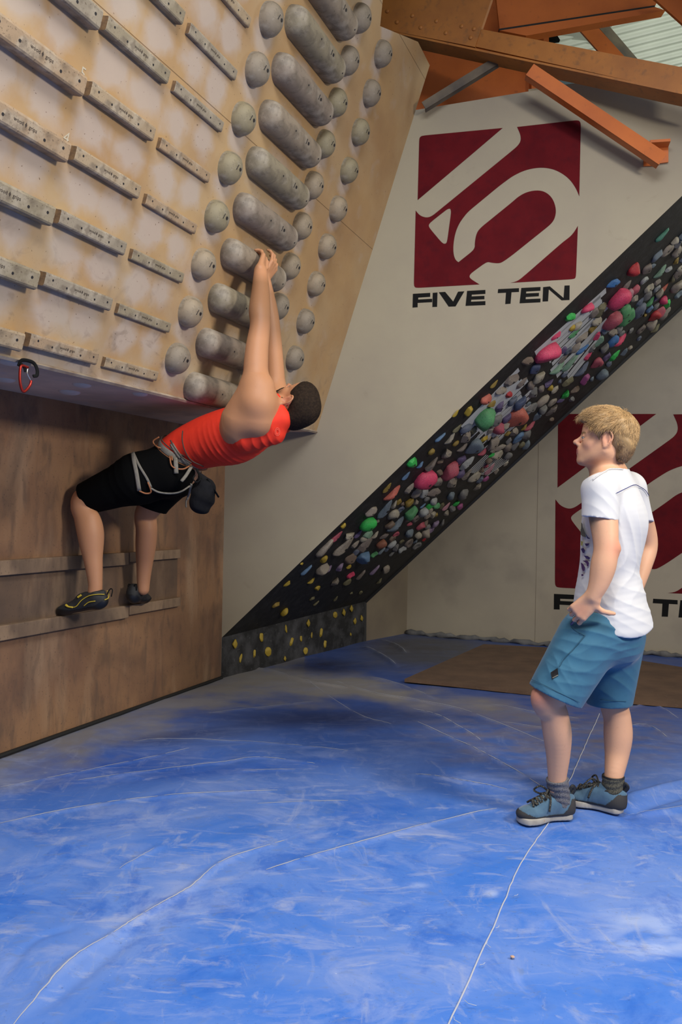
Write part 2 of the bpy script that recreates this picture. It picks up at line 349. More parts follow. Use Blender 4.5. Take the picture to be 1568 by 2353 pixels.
# ------------------------------------------------------------------ crash mat
def graded(a, b, h, tail):
    x = list(np.arange(a, b, h)); s = h
    lo = a; hi = x[-1]; L1 = []; 
    while lo > tail[0]: s *= 1.35; lo -= s; L1.append(lo)
    s = h; H1 = []
    while hi < tail[1]: s *= 1.35; hi += s; H1.append(hi)
    return np.array(L1[::-1] + x + H1)
gx = graded(-2.0, 3.5, .0118, (-3.2, 4.3)); gy = graded(1.7, 9.0, .0130, (-2.6, 9.3))
GX, GY = np.meshgrid(gx, gy, indexing='ij')
def upix(x, y, z=0):
    d0 = x; d2 = z - CAMH; return 784 + FPX * (d0 * CR[0] + d2 * CR[2]) / y, 1176.5 - FPX * (d0 * CU[0] + d2 * CU[2]) / y
CREASES = [([(0, 1890), (204, 1854), (408, 1831), (638, 1818)], 7, 9, .8), ([(0, 1808), (153, 1780), (306, 1750), (434, 1719)], 5, 9, .5),
 ([(168, 1795), (332, 1775), (510, 1755), (597, 1744), (724, 1757)], 6, 10, .6), ([(306, 1704), (388, 1698), (561, 1704), (800, 1727)], 5, 12, .4),
 ([(541, 1775), (679, 1771)], 4, 9, .4), ([(592, 1849), (800, 1841)], 4, 9, .5), ([(560, 1535), (612, 1540), (714, 1568), (800, 1579)], 12, 25, .3),
 ([(768, 1563), (870, 1594), (972, 1612), (1074, 1637), (1253, 1706)], 9, 16, .6), ([(941, 1627), (1008, 1645), (1054, 1670), (1105, 1701)], 9, 14, .6),
 ([(947, 1653), (1013, 1686), (1100, 1727), (1176, 1767), (1248, 1808)], 9, 12, .7), ([(834, 1487), (870, 1502), (916, 1533)], 22, 30, .5),
 ([(865, 1469), (906, 1482), (936, 1502)], 20, 30, .4), ([(941, 1780), (1044, 1793), (1166, 1813)], 7, 11, .6),
 ([(612, 1998), (768, 1956), (947, 1905), (1084, 1869), (1156, 1854)], 7, 8, .8), ([(845, 1553), (921, 1573), (1003, 1607)], 12, 20, .5),
 ([(1430, 1880), (1482, 1846), (1568, 1822), (1700, 1790)], -26, 38, .0), ([(1430, 1862), (1482, 1868), (1568, 1858), (1700, 1840)], 14, 26, .2), ([(1440, 1830), (1500, 1815), (1600, 1790)], 16, 22, .1),
 ([(30, 2353), (153, 2217), (255, 2151), (327, 2105), (434, 2044), (510, 1983), (653, 1932)], 9, 12, .8), ([(0, 2250), (76, 2161), (179, 2128)], -5, 12, .1),
 ([(275, 1998), (377, 1942)], 6, 15, .3), ([(87, 2325), (168, 2258), (245, 2197), (330, 2130)], -7, 24, 0), ([(1186, 2238), (1258, 2320)], -8, 16, 0), ([(1253, 2115), (1319, 2197)], -7, 18, 0),
 ([(1130, 1618), (1250, 1640), (1330, 1650)], 6, 12, .4), ([(1150, 1660), (1260, 1675), (1330, 1676)], 6, 12, .4), ([(1440, 1670), (1490, 1668), (1540, 1700)], 7, 12, .5), ([(1430, 1630), (1500, 1620), (1560, 1650)], 7, 12, .4), ([(700, 1560), (820, 1640), (900, 1665)], 5, 14, .3), ([(480, 1640), (610, 1625), (720, 1612)], 5, 14, .3)]
ZM = np.zeros_like(GX); CH = np.zeros_like(GX)
for pts, hh, ww, ch in CREASES:
    sp = [flr(*p)[:2] for p in spline([(p[0], p[1]) for p in pts], 6)]
    hh /= 1000.; ww /= 1000.
    lo = np.min(sp, 0) - ww * 4; hi = np.max(sp, 0) + ww * 4
    ix = np.where((gx > lo[0]) & (gx < hi[0]))[0]; iy = np.where((gy > lo[1]) & (gy < hi[1]))[0]
    if len(ix) == 0 or len(iy) == 0: continue
    s_ = np.s_[ix[0]:ix[-1] + 1, iy[0]:iy[-1] + 1]; px, py = GX[s_], GY[s_]
    best = np.full(px.shape, 9.); tt = np.zeros(px.shape); n = len(sp) - 1
    for i in range(n):
        a_, b_ = np.array(sp[i]), np.array(sp[i + 1]); d = b_ - a_; l2 = max(d @ d, 1e-9)
        t = np.clip(((px - a_[0]) * d[0] + (py - a_[1]) * d[1]) / l2, 0, 1)
        dd = np.hypot(px - a_[0] - t * d[0], py - a_[1] - t * d[1]); mk_ = dd < best; best = np.where(mk_, dd, best); tt = np.where(mk_, (i + t) / n, tt)
    taper = np.clip(np.minimum(tt, 1 - tt) * 6, 0, 1) ** .7
    g = np.exp(-(best / max(ww, .013)) ** 2) * taper
    ZM[s_] += hh * g; CH[s_] = np.maximum(CH[s_], ch * np.exp(-(best / .012) ** 2) * taper * (.55 + .45 * np.sin(tt * 37 + hh * 900)))
def fbm(x, y, s, seed=0, oct=4):
    out = np.zeros_like(x); amp = 1; tot = 0; r = np.random.default_rng(seed)
    for o in range(oct):
        for _ in range(5):
            th = r.uniform(0, 6.28); k = s * r.uniform(.6, 1.5); out += amp * np.sin((x * math.cos(th) + y * math.sin(th)) * k + r.uniform(0, 6.28) + 1.3 * np.sin((x * math.sin(th) - y * math.cos(th)) * k * .7 + r.uniform(0, 6)))
        tot += amp * 2.2; s *= 2.1; amp *= .55
    return out / tot
ZM += .006 * fbm(GX, GY, 2.2, 3) + .0015 * fbm(GX, GY, 14, 4)
PU, PV = upix(GX, np.maximum(GY, .3))
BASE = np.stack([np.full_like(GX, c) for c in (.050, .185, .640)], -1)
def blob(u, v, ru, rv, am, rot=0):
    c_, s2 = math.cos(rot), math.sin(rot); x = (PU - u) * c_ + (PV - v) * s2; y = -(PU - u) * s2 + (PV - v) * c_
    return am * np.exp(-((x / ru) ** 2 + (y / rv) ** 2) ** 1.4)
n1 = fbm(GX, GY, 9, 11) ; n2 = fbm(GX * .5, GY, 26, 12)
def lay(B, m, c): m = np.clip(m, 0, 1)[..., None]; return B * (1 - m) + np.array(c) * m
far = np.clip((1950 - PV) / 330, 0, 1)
B_ = lay(BASE, far * .85, (.040, .062, .20))                              # dull navy back of the mat: shadow and light falloff painted over wear
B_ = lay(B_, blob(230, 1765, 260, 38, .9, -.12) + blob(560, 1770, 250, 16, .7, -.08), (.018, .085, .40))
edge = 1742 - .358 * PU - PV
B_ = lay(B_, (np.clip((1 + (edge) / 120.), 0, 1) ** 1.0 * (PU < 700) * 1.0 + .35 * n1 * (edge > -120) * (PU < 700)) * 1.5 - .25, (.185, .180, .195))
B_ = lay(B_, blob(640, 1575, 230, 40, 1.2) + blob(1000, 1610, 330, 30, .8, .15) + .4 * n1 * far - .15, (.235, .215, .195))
B_ = lay(B_, blob(800, 1650, 320, 22, .75) + blob(440, 1690, 170, 18, .6, -.1) + blob(760, 1530, 110, 18, 1.0), (.022, .028, .075))  # dark bands across the mid mat: dirt mixed with painted-in shade
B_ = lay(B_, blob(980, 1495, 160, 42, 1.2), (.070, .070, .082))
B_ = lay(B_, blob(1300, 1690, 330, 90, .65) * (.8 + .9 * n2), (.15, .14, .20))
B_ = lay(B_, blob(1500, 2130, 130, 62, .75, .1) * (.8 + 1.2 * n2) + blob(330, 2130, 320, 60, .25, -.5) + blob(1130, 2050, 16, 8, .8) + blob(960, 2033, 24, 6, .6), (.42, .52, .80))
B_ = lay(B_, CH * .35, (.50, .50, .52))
nx, ny = len(gx), len(gy)
co = np.stack([GX, GY, ZM], -1).reshape(-1, 3)
idx = np.arange(nx * ny).reshape(nx, ny)
q = np.stack([idx[:-1, :-1], idx[1:, :-1], idx[1:, 1:], idx[:-1, 1:]], -1).reshape(-1, 4)
# keep only the part of the mat that lies in front of the walls
cen = co[q].mean(1); keep = ((cen - C1) @ nA > -.03) | (cen[:, 1] > C1[1])
keep &= ((cen - KB) @ np.append(unit(np.cross(Z3, kH * np.array([1, 1, 0])))[:2], 0) < .02) | ((cen - C1) @ dA < 0) | (cen[:, 1] > KB[1] - .0) & (cen[:, 0] > KB[0])
keep &= (cen - G0) @ nG > -.02
q = q[keep]
used = np.unique(q); remap = -np.ones(nx * ny, int); remap[used] = np.arange(len(used))
def np_mesh(name, V, Fq, smooth=True):
    me = bpy.data.meshes.new(name); me.vertices.add(len(V)); me.vertices.foreach_set('co', np.asarray(V, np.float32).ravel())
    k = Fq.shape[1]; me.loops.add(len(Fq) * k); me.loops.foreach_set('vertex_index', Fq.astype(np.int32).ravel())
    me.polygons.add(len(Fq)); me.polygons.foreach_set('loop_start', np.arange(0, len(Fq) * k, k, dtype=np.int32))
    me.update(calc_edges=True)
    if smooth: me.polygons.foreach_set('use_smooth', np.ones(len(Fq), bool))
    me.validate(); return me
def set_col(me, rgb, al=None):
    al = np.ones(len(rgb)) if al is None else al
    a_ = me.color_attributes.new('Col', 'FLOAT_COLOR', 'POINT'); a_.data.foreach_set('color', np.concatenate([rgb, np.asarray(al)[:, None]], 1).astype(np.float32).ravel())
me = np_mesh('crash_mat', co[used], remap[q]); set_col(me, B_.reshape(-1, 3)[used], (1 - .90 * np.clip((1900 - PV) / 260, 0, 1)).reshape(-1)[used])  # alpha fades the chalk layers too, deepening the painted shade at the back
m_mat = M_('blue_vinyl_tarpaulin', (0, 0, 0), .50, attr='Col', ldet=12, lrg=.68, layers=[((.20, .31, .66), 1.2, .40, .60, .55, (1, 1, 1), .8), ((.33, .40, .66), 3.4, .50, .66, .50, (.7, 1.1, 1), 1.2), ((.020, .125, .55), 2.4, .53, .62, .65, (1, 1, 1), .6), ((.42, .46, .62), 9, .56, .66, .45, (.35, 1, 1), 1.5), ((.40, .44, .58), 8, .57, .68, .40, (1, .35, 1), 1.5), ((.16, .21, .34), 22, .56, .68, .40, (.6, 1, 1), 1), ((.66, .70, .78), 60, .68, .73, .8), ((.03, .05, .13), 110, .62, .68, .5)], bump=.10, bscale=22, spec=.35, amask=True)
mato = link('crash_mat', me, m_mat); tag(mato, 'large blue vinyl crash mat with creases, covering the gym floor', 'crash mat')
bm = bmesh.new()
for ci_, (pts, hh, ww, ch) in enumerate(CREASES):
    if ch < .15: continue
    sp = [flr(*p) for p in spline([(p[0], p[1]) for p in pts], 14)]; run = []; rq = random.Random(ci_)
    for i, p in enumerate(sp + [None]):
        edge_ = i < 2 or i > len(sp) - 4
        if p is None or (rq.random() < .10):
            if len(run) > 2: tube(bm, run, [.0026 * ch * (.35 + .65 * math.sin(math.pi * k / (len(run) - 1))) + .0005 for k in range(len(run))], 5, flat=(1, .35), up=(0, 0, 1))
            run = []
        if p is not None:
            ix, iy = min(np.searchsorted(gx, p[0]), nx - 1), min(np.searchsorted(gy, p[1]), ny - 1); run.append((p[0] + rq.gauss(0, .0008), p[1], ZM[max(ix - 1, 0):ix + 1, max(iy - 1, 0):iy + 1].max() + .0006))
ck_ = obj('chalked_creases', bm, M_('chalk_in_creases', (.42, .44, .50), .9), mato); ck_['kind'] = 'stuff'
bm = bmesh.new()
for seg in ([(1030, 2360), (1143, 2108), (1198, 1983), (1262, 1890)], [(1262, 1890), (1318, 1775), (1345, 1715), (1378, 1640)]):
    P = [flr(*p) + Z3 * (.004) for p in spline(seg, 10)]
    for i, p in enumerate(P): 
        ix, iy = min(np.searchsorted(gx, p[0]), nx - 1), min(np.searchsorted(gy, p[1]), ny - 1); p[2] = ZM[ix, iy] + .0022; p[0] += RNG.normal(0, .0012)
    tube(bm, P, .0021, 5)
obj('stitched_seam', bm, m_thread, mato)
for (u, v, a_, l_) in ((1140, 2140, .4, .02), (1120, 2172, -1.9, .03), (1103, 2225, .1, .02), (1068, 2307, -1.2, .035), (1043, 2345, -1.6, .03), (1182, 2065, .1, .018)):
    p = flr(u, v); p[2] = .010; bm = bmesh.new(); tube(bm, [p, p + np.array([math.cos(a_), math.sin(a_), .1]) * l_ * .5, p + np.array([math.cos(a_ + .5), math.sin(a_ + .5), 0]) * l_], .0008, 4); obj('loose_thread', bm, m_thread, mato)
# brown carpet
bm = bmesh.new(); poly_prism(bm, [flr(*p, .028) for p in ((930, 1560), (1112, 1480), (1250, 1487), (1400, 1506), (1600, 1538), (1600, 1622), (1400, 1606), (1200, 1588), (1050, 1572))], -Z3 * .022)
tag(obj('floor_carpet', bm, m_brownmat), 'brown carpet mat lying along the foot of the far grey-cream wall', 'carpet')
bm = bmesh.new(); p = flr(1178, 2203); bmesh.ops.create_icosphere(bm, subdivisions=2, radius=.006)
for v in bm.verts: v.co = v.co * (1 + .5 * noise.noise(v.co * 400)); v.co.z *= .5; v.co += Vector(p) + Vector((0, 0, .006))
tag(obj('chalk_crumb', bm, M_('pinkish_crumb', (.55, .35, .25), .8)), 'tiny pinkish crumb lying on the blue mat in the foreground', 'debris')
# grey tarpaulin roll at the foot of the right wall
bm = bmesh.new(); P = []
for i in range(60):
    u = 936 + (1600 - 936) * i / 59; p = onG(u, 1500, .0); p = np.array([p[0], p[1], 0]) + nG * (.035 + .012 * math.sin(i * 1.7)); p[2] = .018 + .006 * math.sin(i * 2.3) + .005 * math.sin(i * .9); P.append(p)
tube(bm, P, [.024 + .009 * math.sin(i * 1.1) + .007 * math.sin(i * 2.9) for i in range(60)], 10)
tag(obj('rolled_tarpaulin', bm, M_('dusty_grey_tarpaulin', (.16, .155, .15), .8, (.08, .08, .085), 8, bump=.3), smooth=True), 'crumpled dusty grey tarpaulin edge along the foot of the far wall', 'tarpaulin')
# ------------------------------------------------------------------ campus board
def Bw(s, w_, n=0.): return b1 + sX * s + wB * w_ + nB * n
pr = [onB(955, 255), onB(988, 150), onB(961, 96), onB(874, 60), onB(886, -60)]
out = [(-4.6, 0), (0, 0)] + [tuple(p) for p in pr] + [(pr[-1][0] + .1, 3.6), (-4.6, 3.6)]
bm = bmesh.new(); poly_prism(bm, [(s, w_, 0) for s, w_ in out], (0, 0, -.04))
board = obj('campus_board', bm, m_board); board.matrix_world = MB
tag(board, 'big overhanging birch plywood training board covered in rows of wooden holds', 'training board')
bm = bmesh.new()
nBh = unit(np.array([nB[0], nB[1], 0]))
# horizontal underside running back to the plywood wall
P0, P1 = b1 - sX * 4.6, b1; sA0 = np.dot(P0 - C1, dA)
u2 = C1 + dA * sA0; u2[2] = ZB; u3 = C1.copy(); u3[2] = ZB
poly_prism(bm, [P0, P1, u3, u2], Z3 * .03)
und = obj('underside', bm, m_under); und.parent = board; und.matrix_parent_inverse = MB.inverted()
bm = bmesh.new(); tube(bm, [P0 + nBh * .002, P1 + nBh * .002], .010, 4)
o = obj('lower_edge', bm, M_('worn_board_edge', (.40, .33, .25), .7, (.25, .18, .13), 12)); o.parent = board; o.matrix_parent_inverse = MB.inverted()
# chalked numerals between the rungs
def text_mesh(s, size, ext=.0004, font=None):
    c = bpy.data.curves.new('t', 'FONT'); c.body = s; c.size = size; c.extrude = ext; c.align_x = 'CENTER'; c.align_y = 'CENTER'; c.resolution_u = 2
    o = bpy.data.objects.new('t', c); COL.objects.link(o); dg = bpy.context.evaluated_depsgraph_get()
    me = bpy.data.meshes.new_from_object(o.evaluated_get(dg)); bpy.data.objects.remove(o); bpy.data.curves.remove(c); return me
m_chalk = M_('chalk', (.50, .44, .33), .9)
for ch, (u, v) in (('5', (190, 170)), ('4', (152, 318))):
    s, w_ = onB(u, v); link('chalk_numeral', text_mesh(ch, .062), m_chalk, board, Matrix.Translation((s, w_, .001)))
m_hole = M_('dark_screw_hole', (.012, .010, .012), .6)
ROWS = ['lowest', 'second', 'third', 'fourth', 'fifth', 'sixth', 'seventh', 'eighth', 'ninth', 'tenth', 'eleventh', 'twelfth']
DW = .2425
def shade(ob, c):
    m = M_(ob, c, .75, tuple(x * .78 for x in c), 9, .35, .65, layers=[((.44, .38, .29), 12, .48, .64, .5), ((.11, .08, .055), 22, .52, .66, .55), ((.08, .05, .03), 120, .60, .67, .6)], bump=.1, bscale=140); return m
RW = [shade('pale_rung_wood', (.37, .275, .17)), shade('grey_rung_wood', (.30, .25, .18)), shade('tan_rung_wood', (.36, .25, .15)), shade('olive_rung_wood', (.28, .23, .15))]
m_endgrain = M_('brown_end_grain', (.20, .115, .05), .8, (.12, .07, .035), 60)
m_print = M_('burnt_print', (.05, .035, .025), .8)
def rung_mesh(Ln, H, D):
    bm = bmesh.new(); prof = [(0, 0), (D * .75, 0), (D * .93, H * .06), (D, H * .16), (D, H * .88), (D * .93, H), (0, H)]
    n = len(prof); vs = [[bm.verts.new((x, y, z)) for z, y in prof] for x in (0, Ln)]
    bm.faces.new(vs[0]); bm.faces.new(vs[1][::-1])
    for i in range(n): bm.faces.new([vs[0][i], vs[0][(i + 1) % n], vs[1][(i + 1) % n], vs[1][i]])
    bmesh.ops.recalc_face_normals(bm, faces=bm.faces)
    bmesh.ops.bevel(bm, geom=[e for e in bm.edges if abs(e.verts[0].co.x - e.verts[1].co.x) < 1e-6], offset=.0018, segments=1, affect='EDGES')
    bm.normal_update()
    for f_ in bm.faces:
        if abs(f_.normal.x) > .9: f_.material_index = 1
    return mesh_of('rung', bm)
bm = bmesh.new(); bmesh.ops.create_cone(bm, cap_ends=True, segments=12, radius1=.0050, radius2=.0044, depth=.0016); screw_me = mesh_of('screw', bm); screw_me.materials.append(m_hole)
TXT = None
def rung_text():
    bm = bmesh.new()
    for s, x in (('wood', -.040), ('grips', .040)):
        me = text_mesh(s, .024); me.transform(Matrix.Translation((x, 0, 0))); bm.from_mesh(me)
    poly_prism(bm, [(-.006, 0, 0), (0, .011, 0), (.006, 0, 0), (0, -.011, 0)], (0, 0, .0006))
    me = mesh_of('print', bm); me.materials.append(m_print); return me
TXT = rung_text()
COLS = [('leftmost, thickest', -3.345, .462, .072, .055, 1.25), ('middle', -2.838, .398, .056, .038, 1.0), ('right-hand, thinnest', -2.372, .392, .047, .022, .9)]
for ci, (cn, s0, Ln, H, D, k) in enumerate(COLS):
    me0 = rung_mesh(Ln, H, D)
    for r in range(0, 9):
        w0 = .066 + DW * r - (.006 if ci else .03) ; me = me0.copy(); o = link('campus_rung', me, [RW[(r * 3 + ci * 2 + (r // 2)) % 4], m_endgrain])
        M1 = MB @ Matrix.Translation((s0, w0, 0)) @ Matrix.Rotation(random.uniform(-.006, .006), 4, 'Z')
        o.matrix_world = M1
        if r == 8 and ci < 2 and False: continue
        tag(o, f'wooden rung in the {cn} rung column, {ROWS[r]} from the bottom', 'climbing hold', 'wooden rungs on the training board')
        for fx, fy in ((.10, .62), (.30, .45), (.72, .42), (.92, .58)):
            c = bpy.data.objects.new('screw', screw_me); COL.objects.link(c); c.parent = o; c.location = (fx * Ln, fy * H, D); c.scale = (k, k, 1)
        c = bpy.data.objects.new('printed_lettering', TXT); COL.objects.link(c); c.parent = o; c.location = (Ln * .52, H * .58, D + .0003); c.scale = (k * .66, k * .66, 1)
# domes
m_dome = [M_('dome_hold_%s' % n_, c, .7, tuple(x * .72 for x in c), 7, .4, .6, layers=[((.44, .40, .34), 8, .48, .62, .6), ((.13, .105, .07), 14, .50, .66, .6, (1, 1, 1), .6), ((.08, .06, .05), 110, .62, .68, .5)], bump=.08) for n_, c in (('pale', (.31, .245, .165)), ('olive', (.26, .22, .135)), ('grey', (.25, .205, .15)))]
def dome(lc, rx, ry, hz, nseg=32, nr=12):
    """rounded hold: stadium footprint of half-length lc, radii rx/ry, height hz, flat rim and a lower lip"""
    bm = bmesh.new(); rings = []
    for i in range(nr + 1):
        t = i / nr; a_ = t * math.pi / 2; ring = []
        rr = math.cos(a_) ** .82 if i < nr else 0; z = hz * (math.sin(a_) ** .9)
        for k in range(nseg):
            th = 2 * math.pi * k / nseg; cx = math.copysign(lc, math.cos(th)) if abs(math.cos(th)) > 1e-9 else 0
            x = cx + rx * rr * math.cos(th); y = ry * rr * math.sin(th)
            if i == nr: x = cx * (1) ; 
            ring.append((x, y, z + .012))
        rings.append(ring)
    base = [(x, y, 0) for x, y, z in rings[0]]
    V = [[bm.verts.new(p) for p in r] for r in [base] + rings]
    for A, B in zip(V, V[1:]):
        for k in range(nseg):
            try: bm.faces.new([A[k], A[(k + 1) % nseg], B[(k + 1) % nseg], B[k]])
            except ValueError: pass
    bmesh.ops.remove_doubles(bm, verts=bm.verts, dist=1e-5); bmesh.ops.recalc_face_normals(bm, faces=bm.faces)
    return bm
def mark(slot, parent, me, M): 
    c = bpy.data.objects.new(slot, me); COL.objects.link(c); c.parent = parent; c.matrix_local = M; return c
bm = bmesh.new(); bmesh.ops.create_cone(bm, cap_ends=True, segments=16, radius1=.0085, radius2=.0085, depth=.004); hole_me = mesh_of('bolt', bm); hole_me.materials.append(m_hole)
bm = bmesh.new(); bmesh.ops.create_cone(bm, cap_ends=True, segments=16, radius1=.0045, radius2=.0045, depth=.004); hole_s = mesh_of('bolt', bm); hole_s.materials.append(m_hole)
bm = bmesh.new(); box(bm, (-.0018, -.014, -.002), (.0018, .014, .002)); slot_me = mesh_of('slot', bm); slot_me.materials.append(m_hole)
dome_me = []
for i in range(3):
    bm = dome(0.0001, .072, .078, .066)
    for v in bm.verts:
        if v.co.z > .001: v.co += Vector((noise.noise(v.co * 14 + Vector((i * 5, 0, 0))), noise.noise(v.co * 14 + Vector((0, i * 5, 9))), 0)) * .0045
    me = mesh_of('dome', bm, True); dome_me.append(me)
def place_dome(s, w_, i, lab, sc=1):
    me = dome_me[i % 3].copy(); o = link('dome_hold', me, m_dome[(i * 7 + int(w_ * 10)) % 3]); o.matrix_world = MB @ Matrix.Translation((s, w_, 0)) @ Matrix.Scale(sc, 4)
    tag(o, lab, 'climbing hold', 'round dome holds on the training board')
    mark('bolt_hole', o, hole_me, Matrix.Translation((.006, .004, .0775)))
    mark('slot', o, slot_me, Matrix.Translation((-.018, .006, .0755)) @ Matrix.Rotation(-.35, 4, 'Z') @ Matrix.Rotation(-.15, 4, 'Y'))
    if i % 3 == 0: mark('small_hole', o, hole_s, Matrix.Translation((-.045, -.048, .032)) @ Matrix.Rotation(math.radians(45), 4, 'X'))
    return o
OFF = (-.028, .012)
for cn, s0, w0, n_, s1 in (('dome column beside the rungs', -1.862, .195, 9, -1.833), ('dome column right of the long bars', -1.032, .430, 9, -1.005), ('dome column nearest the white wall', -.666, .425, 9, -.634)):
    for r in range(n_):
        place_dome(s0 + (s1 - s0) * r / 7, w0 + .2405 * r, r + int(abs(s0) * 7), f'round grey-beige hold in the {cn}, {ROWS[r]} from the bottom')
# long rounded bars
m_bar = [M_('bar_hold_%d' % i, c, .7, tuple(x * .7 for x in c), 6, .4, .6, layers=[((.42, .37, .30), 7, .48, .62, .6), ((.10, .08, .06), 12, .48, .64, .65, (1, 1, 1), .6), ((.07, .055, .05), 110, .62, .68, .5)], bump=.08) for i, c in enumerate([(.27, .215, .155), (.24, .19, .145), (.25, .21, .14)])]
PILLW = []
for r in range(11):
    w_ = .083 + .2375 * r; s = -1.423 + .003 * r
    bm = dome(.222, .078, .078, .092, 40); me = mesh_of('bar', bm, True)
    o = link('rounded_bar_hold', me, m_bar[r % 3]); o.matrix_world = MB @ Matrix.Translation((s, w_, 0)); PILLW.append(o)
    tag(o, ['red-rubbed olive rounded bar hold at the foot of the board, behind the climber\'s chest', 'grey rounded bar hold just above the red-rubbed one, crossed by arm shadow', 'grey rounded bar hold next below the one gripped by the climber', 'grey rounded bar hold gripped by the climber'][r] if r < 4 else f'grey rounded bar hold, {ROWS[r - 4].replace("lowest", "first")} above the one the climber grips', 'climbing hold', 'rounded bar holds on the training board')
    mark('bolt_hole', o, hole_me, Matrix.Translation((.075, .002, .1035))); mark('slot', o, slot_me, Matrix.Translation((.052, .004, .1035)) @ Matrix.Rotation(-.2, 4, 'Z'))
    mark('small_hole', o, hole_s, Matrix.Translation((-.08, .002, .1035))); mark('small_hole', o, hole_s, Matrix.Translation((.222, -.02, .1015)) @ Matrix.Rotation(.2, 4, 'X'))
    # backing plate shadow gap
# chalked footholds under the board
m_foot = M_('chalky_foothold', (.66, .54, .44), .8, (.5, .4, .32), 8)
for i, (u, v, r_, lab) in enumerate(((188, 884, .05, 'chalky half-round foothold under the board, nearest its edge rungs'), (160, 900, .06, 'chalky half-round foothold under the board, nearest the plywood wall'), (322, 905, .045, 'chalky half-round foothold under the board, furthest right'), (22, 832, .05, 'chalky foothold under the board left of the black strap, upper'), (12, 872, .05, 'chalky foothold under the board left of the black strap, lower'))):
    p = hit(u, v, (0, 0, ZB), Z3); bm = bmesh.new(); bmesh.ops.create_uvsphere(bm, u_segments=20, v_segments=10, radius=r_)
    bmesh.ops.delete(bm, geom=[v_ for v_ in bm.verts if v_.co.z > .001], context='VERTS')
    for v_ in bm.verts: v_.co.z *= .28; v_.co.x *= .8
    o = obj('foothold', bm, m_foot, smooth=True); o.location = p; o.rotation_euler = (0, 0, -PHI); tag(o, lab, 'climbing hold', 'footholds under the training board')
# quickdraw hanging at the lower edge
p = hit(52, 838, b1 + nB * .01, nB); Mq = frame(p, sX, unit(np.cross(nBh, sX)) if np.cross(nBh, sX)[2] > 0 else -unit(np.cross(nBh, sX)), nBh)
Mq = frame(p, unit(sX * [1, 1, 0]), Z3, unit(np.cross(unit(sX * [1, 1, 0]), Z3)))
root = empty('quickdraw', M=Mq); tag(root, 'red carabiner hanging from a short black strap at the board\'s lower left edge', 'carabiner')
m_strap = M_('black_webbing', (.005, .005, .005), .85, spec=.2); m_redmetal = M_('red_anodised_metal', (.30, .020, .012), .35, metal=.6); m_steel = M_('bright_steel', (.62, .60, .55), .28, metal=1)
bm = bmesh.new(); tube(bm, spline([(-.035, -.012, .012), (-.028, .010, .018), (.0, .016, .02), (.035, .012, .022), (.05, -.01, .026), (.048, -.035, .028), (.03, -.042, .026)], 5), .0055, 8, flat=(1.3, .6)); obj('strap', bm, m_strap, root, True)
bm = bmesh.new(); tube(bm, spline([(-.03, .0, .018), (-.012, -.014, .02), (-.005, -.03, .02)], 5), .006, 8, flat=(1.3, .6)); obj('strap_loop', bm, m_strap, root, True)
bm = bmesh.new(); tube(bm, spline([(.004, -.012, .024), (-.028, -.010, .024), (-.037, -.03, .024), (-.036, -.075, .024), (-.022, -.108, .024), (-.006, -.104, .024), (.016, -.080, .024), (.022, -.060, .024)], 6), .0052, 10); obj('carabiner_body', bm, m_redmetal, root, True)
bm = bmesh.new(); tube(bm, spline([(.004, -.012, .024), (.0, -.035, .024), (.022, -.062, .024)], 6), .0026, 8); obj('wire_gate', bm, m_steel, root, True)

# ------------------------------------------------------------------ steelwork and roof
def slab(name, quad, ext, m, parent=None):
    bm = bmesh.new(); P = [at(*q_) for q_ in quad]
    n = unit(np.cross(P[1] - P[0], P[2] - P[0])); P = [p - n * np.dot(p - P[0], n) for p in P]
    poly_prism(bm, P, ext); return obj(name, bm, m, parent)
bd = unit(at(1640, 190, 4.78) - at(875, 40, 5.75)); bb = unit(np.cross(bd, Z3)); bb = bb if bb[1] > 0 else -bb
YB = lambda u: 5.62 - (u - 880) * .00112                                     # the main truss chord comes nearer to the right
root = empty('steel_beam', at(1100, 90, 5.3)); tag(root, 'main orange steel beam with riveted plate, sloping down to the upper right', 'beam')
iv = Matrix.Translation(-Vector(root.location))
def par(o, r=None):
    r = r or root; o.parent = r; o.matrix_parent_inverse = r.matrix_world.inverted() if r.matrix_world != Matrix() else Matrix.Translation(-Vector(r.location)); return o
par(slab('web', [(1080, 62, YB(1080)), (1640, 168, YB(1640)), (1640, 228, YB(1640)), (1080, 104, YB(1080))], bb * .02, m_orange_d))
par(slab('web', [(700, -60, 5.95), (900, -60, 5.72), (900, 55, 5.72), (700, 10, 5.95)], bb * .02, m_orange_d))
par(slab('gusset_plate', [(885, -40, YB(885) - .012), (1140, -40, YB(1140) - .012), (1129, 0, YB(1129) - .012), (1092, 108, YB(1092) - .012), (869, 64, YB(869) - .012)], bb * .03, m_orange_d))
def flange(v0, v1, u0, u1, m=m_orange_d, th=.014, dep=.15, dy=0):
    a_, b_ = at(u0, v0, YB(u0) + dy), at(u1, v1, YB(u1) + dy); bm = bmesh.new()
    poly_prism(bm, [a_, b_, b_ + bb * dep, a_ + bb * dep], -Z3 * th); return bm
par(obj('lower_flange', flange(64, 226, 869, 1640, dep=.17), m_orange_d)); par(obj('upper_flange', flange(62, 168, 1080, 1640, dep=.10), m_orange_d))
bm = bmesh.new(); bmesh.ops.create_uvsphere(bm, u_segments=12, v_segments=8, radius=.0145)
for v in bm.verts: v.co.z *= .6
riv = mesh_of('rivet', bm, True); riv.materials.append(m_orange_d)
for (x, y) in ((68, 57), (195, 80), (117, 113), (317, 108), (237, 140), (446, 134), (365, 168), (509, 147), (492, 192)):
    u, v = 860 + x / 2.215, y / 2.215; o = bpy.data.objects.new('rivet', riv); COL.objects.link(o); o.matrix_world = frame(at(u, v, YB(u) - .014), bd, np.cross(-bb, bd), -bb); par(o)
